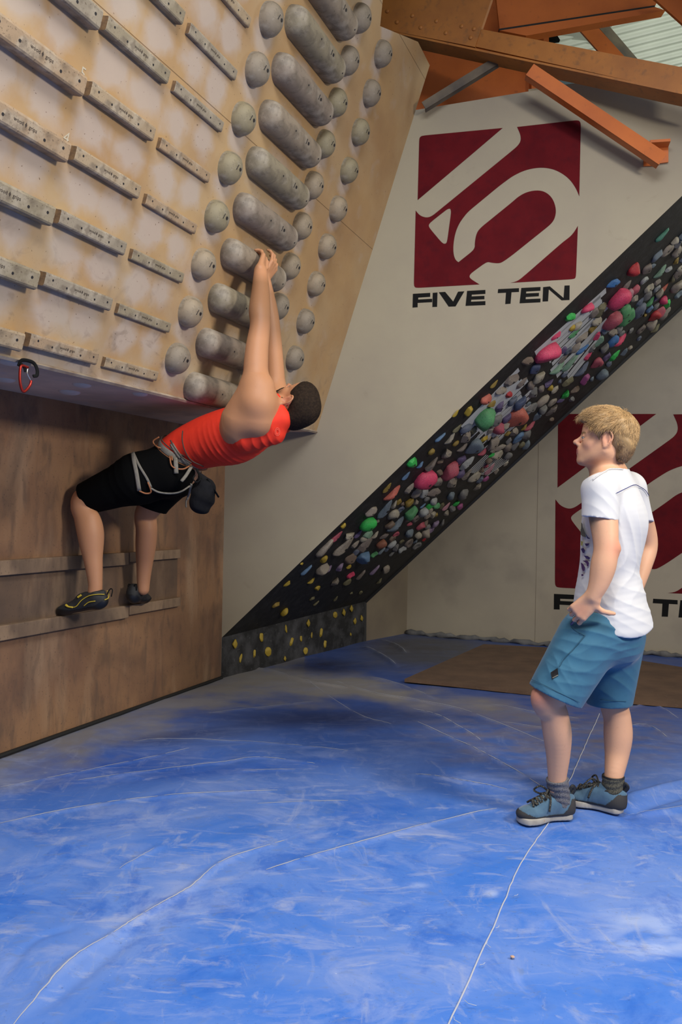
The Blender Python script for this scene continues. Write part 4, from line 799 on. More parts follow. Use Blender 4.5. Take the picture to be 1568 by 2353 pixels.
# ------------------------------------------------------------------ bodies: smooth distance fields turned into meshes
def steps(*seg):
    o = []
    for lo, hi, h in seg: o += list(np.arange(lo, hi, h))
    return np.array(o + [seg[-1][1]], np.float32)
class Field:
    def __init__(s, xs, ys, zs): s.ax = (xs, ys, zs); s.F = np.full((len(xs), len(ys), len(zs)), .3, np.float32)
    def reg(s, lo, hi):
        r = []
        for a, l, h in zip(s.ax, lo, hi):
            i, j = np.searchsorted(a, l), np.searchsorted(a, h)
            if i >= j: return None
            r.append(slice(i, j))
        return tuple(r)
    def ev(s, lo, hi, fn, k=.02, op='u'):
        m = k + .02; R_ = s.reg(np.asarray(lo) - m, np.asarray(hi) + m)
        if R_ is None: return
        X, Y, Z = (a[r] for a, r in zip(s.ax, R_)); d = fn(X[:, None, None], Y[None, :, None], Z[None, None, :]).astype(np.float32); A = s.F[R_]
        if op == 'u': h = np.maximum(k - np.abs(A - d), 0) / k; s.F[R_] = np.minimum(A, d) - h * h * k * .25
        else: d = -d; h = np.maximum(k - np.abs(A - d), 0) / k; s.F[R_] = np.maximum(A, d) + h * h * k * .25
    def cone(s, a, b, ra, rb, k=.02, op='u', cut=None):
        a = np.asarray(a, float); b = np.asarray(b, float); r = max(ra, rb); d = b - a; l2 = float(d @ d) + 1e-12
        def fn(X, Y, Z):
            px, py, pz = X - a[0], Y - a[1], Z - a[2]; t = np.clip((px * d[0] + py * d[1] + pz * d[2]) / l2, 0, 1)
            o = np.sqrt((px - t * d[0]) ** 2 + (py - t * d[1]) ** 2 + (pz - t * d[2]) ** 2) - (ra + (rb - ra) * t)
            if cut is not None: n = cut[1]; o = np.maximum(o, (X - cut[0][0]) * n[0] + (Y - cut[0][1]) * n[1] + (Z - cut[0][2]) * n[2])
            return o
        s.ev(np.minimum(a, b) - r, np.maximum(a, b) + r, fn, k, op)
    def chain(s, pts, k=.02, n=5):
        """smooth tapering limb through joints with radii"""
        Q = spline([np.append(np.asarray(p, float), r) for p, r in pts], n) if len(pts) > 2 else [np.append(np.asarray(p, float), r) for p, r in pts]
        Q = np.array(Q); r = Q[:, 3].max(); lo, hi = Q[:, :3].min(0) - r, Q[:, :3].max(0) + r
        def fn(X, Y, Z):
            o = None
            for a, b in zip(Q, Q[1:]):
                d = b[:3] - a[:3]; l2 = float(d @ d) + 1e-12; px, py, pz = X - a[0], Y - a[1], Z - a[2]; t = np.clip((px * d[0] + py * d[1] + pz * d[2]) / l2, 0, 1)
                e = np.sqrt((px - t * d[0]) ** 2 + (py - t * d[1]) ** 2 + (pz - t * d[2]) ** 2) - (a[3] + (b[3] - a[3]) * t); o = e if o is None else np.minimum(o, e)
            return o
        s.ev(lo, hi, fn, k)
    def ell(s, c, r, R_=None, k=.02, op='u'):
        c = np.asarray(c, float); R_ = np.eye(3) if R_ is None else np.asarray(R_); m = max(r)
        def fn(X, Y, Z):
            x, y, z = X - c[0], Y - c[1], Z - c[2]
            q = [(x * R_[0, i] + y * R_[1, i] + z * R_[2, i]) for i in range(3)]
            k0 = np.sqrt(sum((q[i] / r[i]) ** 2 for i in range(3))); k1 = np.sqrt(sum((q[i] / r[i] ** 2) ** 2 for i in range(3))) + 1e-6
            return k0 * (k0 - 1) / k1
        s.ev(c - m, c + m, fn, k, op)
    def loft(s, nodes, e1, k=.02, n=5):
        """nodes (centre, half width along e1, half depth)"""
        Q = [np.append(np.asarray(c, float), (a, b)) for c, a, b in nodes]
        if len(Q) > 2: Q = spline(Q, n)
        Q = np.array(Q); r = Q[:, 3:].max(); lo, hi = Q[:, :3].min(0) - r, Q[:, :3].max(0) + r
        def fn(X, Y, Z):
            o = None
            for p, q in zip(Q, Q[1:]):
                a, b = p[:3], q[:3]; d = b - a; L_ = np.linalg.norm(d); t_ = d / L_; x_ = unit(e1 - t_ * (e1 @ t_)); y_ = np.cross(t_, x_)
                px, py, pz = X - a[0], Y - a[1], Z - a[2]; l = px * t_[0] + py * t_[1] + pz * t_[2]; t = np.clip(l / L_, 0, 1)
                A = p[3] + (q[3] - p[3]) * t; B = p[4] + (q[4] - p[4]) * t; ov = l - t * L_
                u = px * x_[0] + py * x_[1] + pz * x_[2]; v = px * y_[0] + py * y_[1] + pz * y_[2]; m = np.minimum(A, B) * .7
                e = (np.sqrt((u / A) ** 2 + (v / B) ** 2 + (ov / m) ** 2) - 1) * np.minimum(A, B); o = e if o is None else np.minimum(o, e)
            return o
        s.ev(lo, hi, fn, k)
    def cut(s, p, n): X, Y, Z = s.ax; s.F = np.maximum(s.F, (((X - p[0]) * n[0])[:, None, None] + ((Y - p[1]) * n[1])[None, :, None] + ((Z - p[2]) * n[2])[None, None, :]).astype(np.float32))
    def mesh(s):
        F = s.F; ins = F < 0; ax = s.ax
        c = np.zeros(tuple(n - 1 for n in F.shape), np.uint8)
        for i in (0, 1):
            for j in (0, 1):
                for k in (0, 1): c += ins[i:F.shape[0] - 1 + i, j:F.shape[1] - 1 + j, k:F.shape[2] - 1 + k]
        act = (c > 0) & (c < 8); I = np.argwhere(act); ids = np.full(act.shape, -1, np.int32); ids[tuple(I.T)] = np.arange(len(I))
        P = np.zeros((len(I), 3)); cnt = np.zeros(len(I))
        offs = [(0, 0, 0), (1, 0, 0), (0, 1, 0), (1, 1, 0), (0, 0, 1), (1, 0, 1), (0, 1, 1), (1, 1, 1)]
        val = {o: F[I[:, 0] + o[0], I[:, 1] + o[1], I[:, 2] + o[2]] for o in offs}
        pos = {o: np.stack([ax[q][I[:, q] + o[q]] for q in range(3)], 1) for o in offs}
        for o in offs:
            for q in range(3):
                if o[q] == 0:
                    o2 = tuple(o[r] + (r == q) for r in range(3)); a, b = val[o], val[o2]; m = (a < 0) != (b < 0); t = np.where(m, a / np.where(m, a - b, 1), 0)[:, None]
                    P += np.where(m[:, None], pos[o] + (pos[o2] - pos[o]) * t, 0); cnt += m
        P /= cnt[:, None]; Q = []
        for q in range(3):
            sl0 = [slice(None)] * 3; sl1 = [slice(None)] * 3; sl0[q] = slice(0, -1); sl1[q] = slice(1, None)
            A, B = ins[tuple(sl0)], ins[tuple(sl1)]; E_ = np.argwhere(A != B); r, t = (q + 1) % 3, (q + 2) % 3
            E_ = E_[(E_[:, r] > 0) & (E_[:, t] > 0) & (E_[:, r] < F.shape[r] - 1) & (E_[:, t] < F.shape[t] - 1)]
            def cid(dr, dt): e = E_.copy(); e[:, r] -= dr; e[:, t] -= dt; return ids[tuple(e.T)]
            f = np.stack([cid(1, 1), cid(0, 1), cid(0, 0), cid(1, 0)], 1); fl_ = ~A[tuple(E_.T)]; f[fl_] = f[fl_][:, ::-1]; Q.append(f)
        return P, np.concatenate(Q)
def vnormals(P, Q):
    n = np.cross(P[Q[:, 2]] - P[Q[:, 0]], P[Q[:, 3]] - P[Q[:, 1]]); N_ = np.zeros_like(P)
    for i in range(4): np.add.at(N_, Q[:, i], n)
    return N_ / (np.linalg.norm(N_, axis=1, keepdims=True) + 1e-12)
def relax(P, Q, it=1, lam=.5):
    for _ in range(it):
        S = np.zeros_like(P); c = np.zeros(len(P))
        for i in range(4):
            j = (i + 1) % 4; np.add.at(S, Q[:, i], P[Q[:, j]]); np.add.at(S, Q[:, j], P[Q[:, i]]); np.add.at(c, Q[:, i], 1); np.add.at(c, Q[:, j], 1)
        P = P + (S / c[:, None] - P) * lam
    return P
def sdf_obj(name, fld, m, parent=None, T=None, disp=None, colf=None, it=1):
    P, Q = fld.mesh(); P = relax(P, Q, it)
    if disp is not None: P = P + vnormals(P, Q) * disp(P)[:, None]
    W_ = P if T is None else (T[:3, :3] @ P.T).T + T[:3, 3]
    me = np_mesh(name, W_, Q)
    if colf is not None: set_col(me, colf(P, vnormals(P, Q)))
    return link(name, me, m, parent)
def box_field(lo, hi, h): return Field(*[steps((l, u_, h)) for l, u_ in zip(lo, hi)])
def orth(f, up): f = unit(f); up = unit(np.asarray(up) - f * (np.asarray(up) @ f)); return f, np.cross(up, f), up
def head(fl_, c, f, l, u, s=1.0, beard=False):
    R_ = np.stack([f, l, u], 1); w = lambda x, y, z: np.asarray(c) + (f * x + l * y + u * z) * s
    E_ = lambda p, r, k=.015, op='u', R2=None: fl_.ell(w(*p), tuple(np.array(r) * s), R_ if R2 is None else R2, k, op)
    C_ = lambda a, b, ra, rb, k=.012: fl_.cone(w(*a), w(*b), ra * s, rb * s, k)
    E_((-.016, 0, .036), (.100, .076, .085)); E_((.036, 0, .040), (.058, .062, .062), .03); E_((.032, 0, -.035), (.056, .056, .072), .03)
    for g in (1, -1):
        C_((-.006, .057 * g, -.042), (.066, .022 * g, -.094), .020, .017, .022); E_((.058, .040 * g, -.022), (.024, .021, .026), .02)
        C_((.082, .012 * g, .020), (.068, .046 * g, .018), .0105, .0095, .012)
        E_((.101, .032 * g, .001), (.020, .016, .0115), .014, 's')
        E_((.0795, .031 * g, .0068), (.0135, .0145, .0088), .003); E_((.0785, .031 * g, -.0085), (.0128, .0135, .0062), .003)
        E_((.103, .0125 * g, -.030), (.0085, .0065, .006), .006)
        Re = np.stack([unit(f * .95 + l * .3 * g), unit(l * g - f * .28 * g * g + 0 * u), u], 1); Re = np.stack([Re[:, 0], np.cross(u, Re[:, 0]), u], 1)
        ec = (-.012, .077 * g, -.002); RIM = [(.006, .077, .010), (-.002, .083, .029), (-.019, .089, .031), (-.030, .090, .012), (-.026, .087, -.010), (-.012, .080, -.029)]
        E_(ec, (.0205, .0085, .035), .003, 'u', Re); fl_.chain([(w(x_ * 1.1, (y_ + .001) * g, z_ * 1.1), .0046 * s) for x_, y_, z_ in RIM], .003); E_((-.012, .0905 * g, .002), (.0115, .0085, .020), .003, 's', Re); E_((-.006, .079 * g, -.029), (.008, .006, .010), .005, 'u', Re); E_((.006, .081 * g, -.006), (.004, .004, .007), .004, 'u', Re)
    E_((.080, 0, -.098), (.020, .022, .018), .02); E_((.074, 0, -.058), (.030, .036, .034), .02)
    C_((.088, 0, .010), (.114, 0, -.018), .0075, .0095, .012); E_((.115, 0, -.021), (.013, .010, .0095), .008)
    E_((.0955, 0, -.0525), (.0115, .022, .0058), .008); E_((.0935, 0, -.0655), (.011, .020, .0066), .008)
    C_((.110, 0, -.0590), (.107, .014, -.0590), .0022, .0018, .002) if False else None
    return w
def hand(fl_, wr, f, p, side, curls, thumb, s=1.0, spread=.10, rw=.026):
    f = unit(f); p = unit(p - f * (p @ f)); side = unit(side - f * (side @ f) - p * (side @ p)); wr = np.asarray(wr, float); tips = []
    offs = (.034, .0115, -.0115, -.033); ln = (.95, 1.05, .98, .78)
    for i, (o_, l_) in enumerate(zip(offs, ln)):
        kn = wr + (f * (.094 - .004 * abs(i - 1)) + side * o_) * s
        fl_.cone(wr + side * o_ * .62 * s, kn, .0165 * s, .0118 * s, .012)
        d = unit(f + side * spread * (1.5 - i) * .5); q = kn; ang = 0
        for j, seg in enumerate((.043, .026, .021)):
            ang += curls[i][j]; dd = d * math.cos(ang) + p * math.sin(ang); q2 = q + dd * seg * l_ * s
            fl_.cone(q, q2, (.0098 - .0009 * j) * s, (.0091 - .0010 * j) * s, .004); q = q2
        tips.append(q)
    fl_.ell(wr + (f * .045 + side * .020 + p * .010) * s, (.022 * s, .030 * s, .016 * s), np.stack([side, f, p], 1), .012)
    tb = wr + (f * .018 + side * .026) * s; q = tb
    for j, seg in enumerate((.040, .031, .023)):
        d = unit(thumb[j]); q2 = q + d * seg * s; fl_.cone(q, q2, (.0145, .0115, .0105)[j] * s, (.0122, .0112, .0095)[j] * s, .006); q = q2
    return tips
def skin_mat(name, spec=.35): return M_(name, (0, 0, 0), .50, attr='Col', sss=.10, spec=spec, bump=.12, bscale=380, layers=[((.34, .15, .10), 60, .62, .80, .25)])

# ------------------------------------------------------------------ the man standing on the mat
J = lambda u, v, Y: at(u, v, Y)
man = empty('person', flr(1320, 1870)); tag(man, 'standing blond person in white t-shirt and blue shorts, hand on hip', 'person')
def own(o, r): o.parent = r; o.matrix_parent_inverse = Matrix.Translation(-Vector(r.location)); return o
faceS = unit((-.90, .42, 0)); latS = np.cross(Z3, faceS)
hc = J(1389, 1013, 3.335); fS, lS, uS = orth((-math.cos(.33) * .985, math.sin(.33) * .985, .135), (0.02, 0, 1)); SH = .97
lo = np.array([J(1179, 1500, 3.2)[0] - .05, 2.98, .02]); hi = np.array([J(1515, 1200, 3.5)[0] + .06, 3.74, 1.72])
bf = Field(steps((lo[0], hi[0], .0042)), steps((lo[1], 3.74, .0042)), steps((.06, J(0, 1075, 3.3)[2] - .02, .0048), (J(0, 1075, 3.3)[2] - .02, 1.72, .0028)))
head(bf, hc, fS, lS, uS, SH)
nb = J(1402, 1092, 3.37); bf.chain([(hc - uS * .045 - fS * .018, .058), (hc * .35 + nb * .65, .058), (nb, .066)], .03)
bf.cone(hc - uS * .06 + fS * .02, nb + fS * .035 - Z3 * .01, .045, .040, .03)
ls, rs_ = J(1379, 1127, 3.215), J(1446, 1122, 3.525)
bf.loft([(nb, .085, .06), (J(1408, 1130, 3.37), .150, .085), (J(1414, 1190, 3.37), .155, .105), (J(1402, 1300, 3.37), .135, .098), (J(1402, 1400, 3.37), .142, .102), (J(1400, 1450, 3.37), .142, .105)], latS, .03)
bf.chain([(nb, .05), (ls, .058)], .04); bf.chain([(nb, .05), (rs_, .058)], .04)
wl_ = J(1363, 1372, 3.135)
bf.chain([(ls, .060), (J(1388, 1195, 3.185), .0555), (J(1393, 1258, 3.150), .0470), (J(1387, 1300, 3.140), .0490), (J(1377, 1340, 3.135), .0390), (wl_, .0285)], .045)
bf.cone(J(1409, 1262, 3.15), J(1408, 1266, 3.15), .030, .026, .02)
hand(bf, wl_ + np.array([0, 0, -.004]), np.array([-.62, .22, -.72]), np.array([.25, .93, -.1]), np.array([.49, -.33, -.75]),
     [(.75, .9, .6), (.8, .95, .6), (.85, .95, .6), (.9, .95, .6)], [(.75, .02, -.55), (.93, .10, -.22), (.97, .12, -.12)], .93)
bf.chain([(rs_, .058), (J(1474, 1190, 3.60), .050), (J(1489, 1250, 3.645), .044), (J(1476, 1300, 3.62), .043), (J(1459, 1362, 3.57), .030), (J(1448, 1395, 3.54), .030)], .045)
kn, an = J(1261, 1606, 3.245), J(1281, 1812, 3.290)
bf.chain([(J(1378, 1455, 3.29), .088), (J(1315, 1535, 3.265), .078), (kn, .0640), (J(1273, 1640, 3.25), .0570), (J(1281, 1685, 3.262), .0575), (J(1283, 1735, 3.275), .0480), (J(1281, 1785, 3.285), .0375), (an, .037)], .05)
bf.ell(J(1240, 1602, 3.225), (.030, .036, .042), None, .03)
an2 = J(1409, 1812, 3.40)
bf.chain([(J(1420, 1455, 3.46), .088), (J(1416, 1545, 3.465), .074), (J(1412, 1615, 3.465), .0600), (J(1419, 1650, 3.46), .0575), (J(1421, 1690, 3.455), .0600), (J(1418, 1735, 3.44), .050), (J(1411, 1785, 3.40), .0385), (an2, .037)], .05)
SK = np.array([.66, .365, .225])
def pcol(P, spots, base):
    C_ = np.tile(base, (len(P), 1))
    for c_, r_, col_, am in spots:
        m = am * np.exp(-(np.linalg.norm((P - np.asarray(c_)), axis=1) / r_) ** 2)[:, None]; C_ = C_ * (1 - m) + np.array(col_) * m
    return C_
wS = lambda x, y, z: hc + (fS * x + lS * y + uS * z) * SH
def col_man(P, N_):
    red = (.60, .19, .13); C_ = pcol(P, [(J(1238, 1600, 3.2), .05, red, .6), (J(1410, 1262, 3.13), .035, red, .7), (wS(-.012, .082, 0), .030, (.60, .22, .15), .5), (wS(.10, 0, -.059), .018, (.50, .17, .14), .0), (wS(.112, 0, -.02), .018, red, .35), (wS(.06, .05, -.03), .03, red, .25),
        (J(1334, 1405, 3.12), .03, red, .45), (nb + fS * .05, .04, red, .2)], SK)
    q = (P - hc) @ np.stack([fS, lS, uS], 1) / SH
    lip = (np.abs(q[:, 2] + .059) < .0115) & (q[:, 0] > .092) & (np.abs(q[:, 1]) < .023); C_[lip] = (.46, .17, .14)
    st = np.exp(-((q[:, 0] - .06) / .045) ** 2 - ((q[:, 2] + .085) / .035) ** 2)[:, None] * .22 * (np.linalg.norm(P - hc, axis=1) < .16)[:, None]; C_ = C_ * (1 - st) + np.array([.30, .19, .12]) * st
    brow = (np.abs(q[:, 2] - .021 + .10 * (np.abs(q[:, 1]) - .03) ** 2 * 20) < .0045) & (q[:, 0] > .065) & (np.abs(q[:, 1]) > .013) & (np.abs(q[:, 1]) < .052); C_[brow] = (.33, .20, .10)
    # calf and upper arm tattoos
    t1 = np.exp(-(((P - J(1306, 1668, 3.25)) / np.array([.012, .05, .045])) ** 2).sum(1) * .6)[:, None] * .75; C_ = C_ * (1 - t1) + np.array([.13, .12, .10]) * t1
    t2 = np.exp(-(((P - J(1362, 1195, 3.15)) / np.array([.012, .05, .030])) ** 2).sum(1) * .6)[:, None] * .85; C_ = C_ * (1 - t2) + np.array([.09, .11, .09]) * t2
    return C_
m_skin = skin_mat('fair_skin')
own(sdf_obj('body', bf, m_skin, None, None, None, col_man, 3), man); del bf
m_eyew = M_('eye_white', (.36, .32, .28), .3); m_iris = M_('eye_iris', (.07, .10, .11), .2); 
def eyes(w_, s, parent, frm):
    for g in (1, -1):
        bm = bmesh.new(); bmesh.ops.create_uvsphere(bm, u_segments=16, v_segments=10, radius=.0112 * s)
        for v in bm.verts: v.co += Vector(w_(.0795, .031 * g, .000))
        e = own(obj('eye', bm, m_eyew, None, True), parent)
        bm = bmesh.new(); bmesh.ops.create_uvsphere(bm, u_segments=12, v_segments=8, radius=.0062 * s)
        for v in bm.verts: v.co += Vector(w_(.0868, .0312 * g, .0002))
        o = obj('iris', bm, m_iris, None, True); o.parent = e; o.matrix_parent_inverse = Matrix()
def wrinkle(P, defs):
    """defs: (centre, direction of the fold, spacing, amplitude, reach)"""
    o = np.zeros(len(P))
    for c_, d_, sp, am, rc in defs:
        d_ = unit(d_); q = P - np.asarray(c_); t = q @ d_; w_ = np.exp(-(np.linalg.norm(q, axis=1) / rc) ** 2)
        ph = t / sp * 6.283 + 1.6 * np.sin(P[:, 0] * 19 + P[:, 2] * 13) + 1.1 * np.sin(P[:, 1] * 23 + P[:, 2] * 17); o += am * w_ * (np.abs(np.sin(ph * .5)) ** .7 * -1 + .6)
    return o
eyes(wS, SH, man, None)
# hair
hf = box_field(hc - .16, hc + .17, .004)
hf.ell(wS(-.020, 0, .050), (.109, .090, .090), np.stack([fS, lS, uS], 1), .02); hf.ell(wS(.030, 0, .070), (.076, .078, .060), np.stack([fS, lS, uS], 1), .06); hf.ell(wS(-.082, 0, -.010), (.046, .066, .062), np.stack([fS, lS, uS], 1), .03)
hf.ell(wS(-.075, 0, -.055), (.030, .052, .030), np.stack([fS, lS, uS], 1), .02)
hf.ell(wS(.092, 0, -.016), (.078, .12, .086), np.stack([fS, lS, uS], 1), .012, 's')                      # opens the face
hf.ell(wS(-.008, .094, -.004), (.032, .032, .040), np.stack([fS, lS, uS], 1), .012, 's'); hf.ell(wS(.002, -.085, -.020), (.032, .04, .034), np.stack([fS, lS, uS], 1), .012, 's')
def hdisp(P): return .0022 * np.sin(P[:, 0] * 90 + 3 * np.sin(P[:, 2] * 40)) * np.sin(P[:, 2] * 70 + 2 * np.sin(P[:, 1] * 60))
HC = np.array([.42, .265, .115])
def col_hair(P, N_): q = (P - hc) @ np.stack([fS, lS, uS], 1); t = np.clip((-.01 - q[:, 2]) / .06, 0, 1)[:, None] * np.clip((-q[:, 0]) / .05, 0, 1)[:, None]; return HC * (.80 + .12 * np.sin(P[:, 0:1] * 130 + P[:, 2:3] * 60)) * (1 - t) + np.array([.16, .09, .045]) * t
m_hair = M_('blond_hair', (0, 0, 0), .55, attr='Col', bump=.3, bscale=200, stretch=(1, 1, .2))
P, Q = hf.mesh(); P = relax(P, Q, 1); Nn = vnormals(P, Q); Pd = P + Nn * hdisp(P)[:, None]; me = np_mesh('hair', Pd, Q); set_col(me, col_hair(P, Nn)); hair = own(link('hair', me, m_hair), man)
def strands(P, Nn, pick, comb, n, ln, rad, colf, m, parent, seed=1):
    r = np.random.default_rng(seed); I = r.choice(pick, n); V = []; Fq = []; Cc = []; b = 0
    for i in I:
        p = P[i] - Nn[i] * .004 + r.normal(0, .0015, 3); d = unit(comb(P[i]) + r.normal(0, .20, 3)); d = unit(d - Nn[i] * (d @ Nn[i]) * .85 + Nn[i] * .30); L_ = ln(P[i]) * r.uniform(.6, 1.25); cl = colf(P[i]) * r.uniform(.6, 1.35)
        s_ = unit(np.cross(d, Nn[i] + 1e-3)); q = p.copy()
        for j in range(4):
            rr_ = rad * (1 - j / 3.2) + .0001; t_ = np.cross(d, s_)
            V += [q + s_ * rr_, q - s_ * rr_ * .5 + t_ * rr_ * .87, q - s_ * rr_ * .5 - t_ * rr_ * .87]; Cc += [cl] * 3
            q = q + d * L_ / 3; d = unit(d - Nn[i] * .34 + r.normal(0, .12, 3) - Z3 * .05)
        for j in range(3):
            for k in range(3): Fq.append([b + j * 3 + k, b + j * 3 + (k + 1) % 3, b + j * 3 + 3 + (k + 1) % 3, b + j * 3 + 3 + k])
        b += 12
    me = np_mesh('strands', np.array(V), np.array(Fq)); set_col(me, np.clip(np.array(Cc), 0, 1)); o = link('strands', me, m); o.parent = parent; o.matrix_parent_inverse = Matrix(); o['kind'] = 'stuff'; return o
def comb(p):
    d = unit(p - wS(-.055, .012, .13)); q = np.array([(p - hc) @ fS, (p - hc) @ uS]); return unit(d + fS * (.45 if q[1] > .05 else -.25) - uS * (.0 if q[1] > .07 else .35))
pk = np.where(((P - hc) @ uS > -.075) & (np.linalg.norm(P - wS(-.008, .085, -.004), axis=1) > .046) & (((P - hc) @ fS < .062) | ((P - hc) @ uS > .085)))[0]
strands(P, Nn, pk, comb, 9000, lambda p: .034 if (p - hc) @ uS > .04 else   .016, .00085, lambda p: np.array([.50, .32, .145]) if (p - hc) @ uS > -.01 else np.array([.22, .13, .065]), m_hair, hair)

# t-shirt
m_shirt = M_('white_cotton', (.60, .60, .615), .85, sheen=.2, bump=.06, bscale=420)
sf = Field(steps((J(1318, 1200, 3.1)[0] - .06, J(1515, 1200, 3.5)[0] + .05, .0045)), steps((3.02, 3.76, .0045)), steps((J(0, 1440, 3.3)[2] - .03, J(0, 1060, 3.3)[2] + .02, .0045)))
sf.loft([(J(1404, 1090, 3.375), .082, .066), (J(1402, 1116, 3.37), .150, .088), (J(1411, 1150, 3.37), .178, .112), (J(1413, 1195, 3.37), .178, .133), (J(1407, 1255, 3.37), .168, .126), (J(1399, 1310, 3.37), .160, .120), (J(1402, 1370, 3.37), .176, .142), (J(1405, 1440, 3.37), .196, .170)], latS, .05)
for a_, b_, c_, r0, r1 in ((ls, J(1382, 1160, 3.195), J(1380, 1192, 3.185), .070, .074), (rs_, J(1462, 1160, 3.57), J(1474, 1196, 3.60), .070, .066)):
    sf.cone(nb - Z3 * .02, a_, .062, .066, .04); sf.cone(a_, c_ - Z3 * .05, r0, r1, .022, 'u', (c_, unit(np.array([-.12, 0, -1.0]))))
sf.cone(nb + Z3 * .05 + fS * .01, nb - Z3 * .02, .071, .073, .03)
X, Y, Z = sf.ax
def hemz(X, Y): 
    t = np.clip((X - J(1322, 1400, 3.3)[0]) / (J(1491, 1400, 3.4)[0] - J(1322, 1400, 3.3)[0]), 0, 1); return J(0, 1403, 3.33)[2] + .012 - .058 * np.sin(np.clip((t - .12) / .88, 0, 1) * math.pi).clip(0, 1) ** .8 + 0 * Y
sf.F = np.maximum(sf.F, (hemz(X[:, None], Y[None, :])[:, :, None] - Z[None, None, :]).astype(np.float32))
c0, c1_ = J(1357, 1102, 3.3), J(1434, 1069, 3.42); dn = unit(c1_ - c0); pn = unit(np.cross(dn, latS)); pn = pn if pn[2] > 0 else -pn
sf.cut(c0, pn)
def wr_shirt(P): return wrinkle(P, [(J(1345, 1330, 3.2), (1, 0, .5), .05, .0045, .13), (J(1440, 1380, 3.3), (.5, 0, 1), .045, .008, .12), (J(1440, 1230, 3.25), (1, .3, .18), .07, .0065, .14), (J(1395, 1165, 3.15), (.8, 0, .7), .05, .0035, .07), (J(1400, 1330, 3.25), (1, 0, -.35), .06, .007, .12)]) + .0015 * np.sin(P[:, 2] * 30 + P[:, 0] * 17)
shirt = own(sdf_obj('shirt', sf, m_shirt, None, None, wr_shirt, None, 2), man)
P_s, Q_s = sf.mesh(); P_s = P_s + vnormals(P_s, Q_s) * wr_shirt(P_s)[:, None]; del sf
def drape(u, v, P_, off=.0015, win=4):
    """nearest cloth point seen at a pixel"""
    d = (P_ - CP); uu = 784 + FPX * (d @ CR) / d[:, 1]; vv = 1176.5 - FPX * (d @ CU) / d[:, 1]; m = np.hypot(uu - u, vv - v) < win
    if not m.any(): return None
    y_ = d[m, 1].min(); return at(u, v, y_ - off)
def on_cloth(name, pts, rad, m, parent, P_, off=.002, flat=None, n=6, root_=None):
    L_ = [drape(p[0], p[1], P_, off) for p in spline([np.array(p, float) for p in pts], n)]; L_ = [p for p in L_ if p is not None]
    bm = bmesh.new(); tube(bm, L_, rad, 6, flat=flat, up=(0, 1, 0) if flat else None); o = obj(name, bm, m, None, True); o.parent = parent; o.matrix_parent_inverse = Matrix(); return o
m_navyt = M_('navy_piping', (.03, .035, .16), .7)
on_cloth('back_piping', [(1418, 1133), (1440, 1122), (1459, 1114), (1472, 1119), (1484, 1127), (1492, 1139)], .0016, m_navyt, shirt, P_s)
on_cloth('collar_rib', [(1362, 1103), (1375, 1093), (1392, 1082), (1405, 1077), (1434, 1078)], .0018, m_shirt, shirt, P_s, .0)
def blot(poly, m, parent, P_, nm='print', root_=None):
    pts = [drape(u, v, P_, .0006, 5) for u, v in poly]; pts = [p for p in pts if p is not None]
    if len(pts) < 3: return
    bm = bmesh.new(); c_ = np.mean(pts, 0); vs = [bm.verts.new(p) for p in pts]; cv = bm.verts.new(c_ - np.array([0, .0004, 0])); 
    for i in range(len(vs)): bm.faces.new([vs[i], vs[(i + 1) % len(vs)], cv])
    bmesh.ops.solidify(bm, geom=bm.faces[:], thickness=.0006)
    o = obj(nm, bm, m); o.parent = parent; o.matrix_parent_inverse = Matrix(); return o
cc = lambda x, y: (1250 + x / 4.931, 900 + y / 4.931)
m_pr = {'p': M_('purple_print', (.13, .06, .20), .7), 'g': M_('grey_green_print', (.20, .20, .17), .7), 'y': M_('yellow_print', (.60, .55, .20), .7), 'k': M_('violet_line_print', (.09, .06, .22), .7)}
for k_, poly in (('p', [(420, 1935), (445, 1950), (468, 1990), (466, 2025), (445, 2035), (430, 2000)]), ('p', [(440, 1915), (490, 1912), (515, 1940), (508, 1975), (490, 1980), (488, 1950), (465, 1930)]), ('p', [(425, 2070), (445, 2065), (452, 2085), (430, 2092)]),
                 ('k', [(465, 1720), (520, 1718), (505, 1745), (478, 1750)]), ('k', [(455, 1855), (500, 1862), (530, 1885), (515, 1900), (480, 1892)]), ('g', [(418, 1560), (448, 1545), (470, 1600), (480, 1650), (440, 1640), (420, 1620)]), ('y', [(420, 1690), (445, 1700), (440, 1750), (420, 1740)]), ('g', [(426, 1480), (440, 1500), (446, 1560), (424, 1560)]),
                 ('k', [(420, 1780), (450, 1770), (470, 1800), (460, 1830), (440, 1825)]), ('k', [(470, 1600), (500, 1655), (522, 1660), (522, 1668), (495, 1664)])): blot([cc(*q) for q in poly], m_pr[k_], shirt, P_s)

# shorts
m_short = M_('teal_blue_cloth', (.030, .135, .225), .80, (.026, .118, .20), 20, sheen=.15, bump=.08, bscale=500)
pf = Field(steps((J(1205, 1500, 3.2)[0] - .03, J(1500, 1450, 3.5)[0] + .03, .0046)), steps((3.05, 3.70, .0046)), steps((J(0, 1640, 3.2)[2] - .05, J(0, 1375, 3.4)[2] + .01, .0046)))
pf.loft([(J(1400, 1360, 3.37), .155, .118), (J(1400, 1400, 3.37), .164, .126), (J(1396, 1440, 3.37), .178, .150), (J(1394, 1475, 3.37), .160, .150)], latS, .03)
hemA = J(1275, 1599, 3.24); dh = unit(J(1331, 1624, 3.2) - J(1219, 1570, 3.28)); nh_ = unit(np.cross(dh, (0, 1, 0))); nh_ = nh_ if nh_[2] < 0 else -nh_
pf.cone(J(1352, 1470, 3.29), J(1262, 1622, 3.235), .127, .108, .05, 'u', (hemA, nh_))
pf.cone(J(1412, 1462, 3.46), J(1397, 1660, 3.465), .128, .087, .04, 'u', (J(1400, 1618, 3.46), np.array([.04, 0, -1.0])))
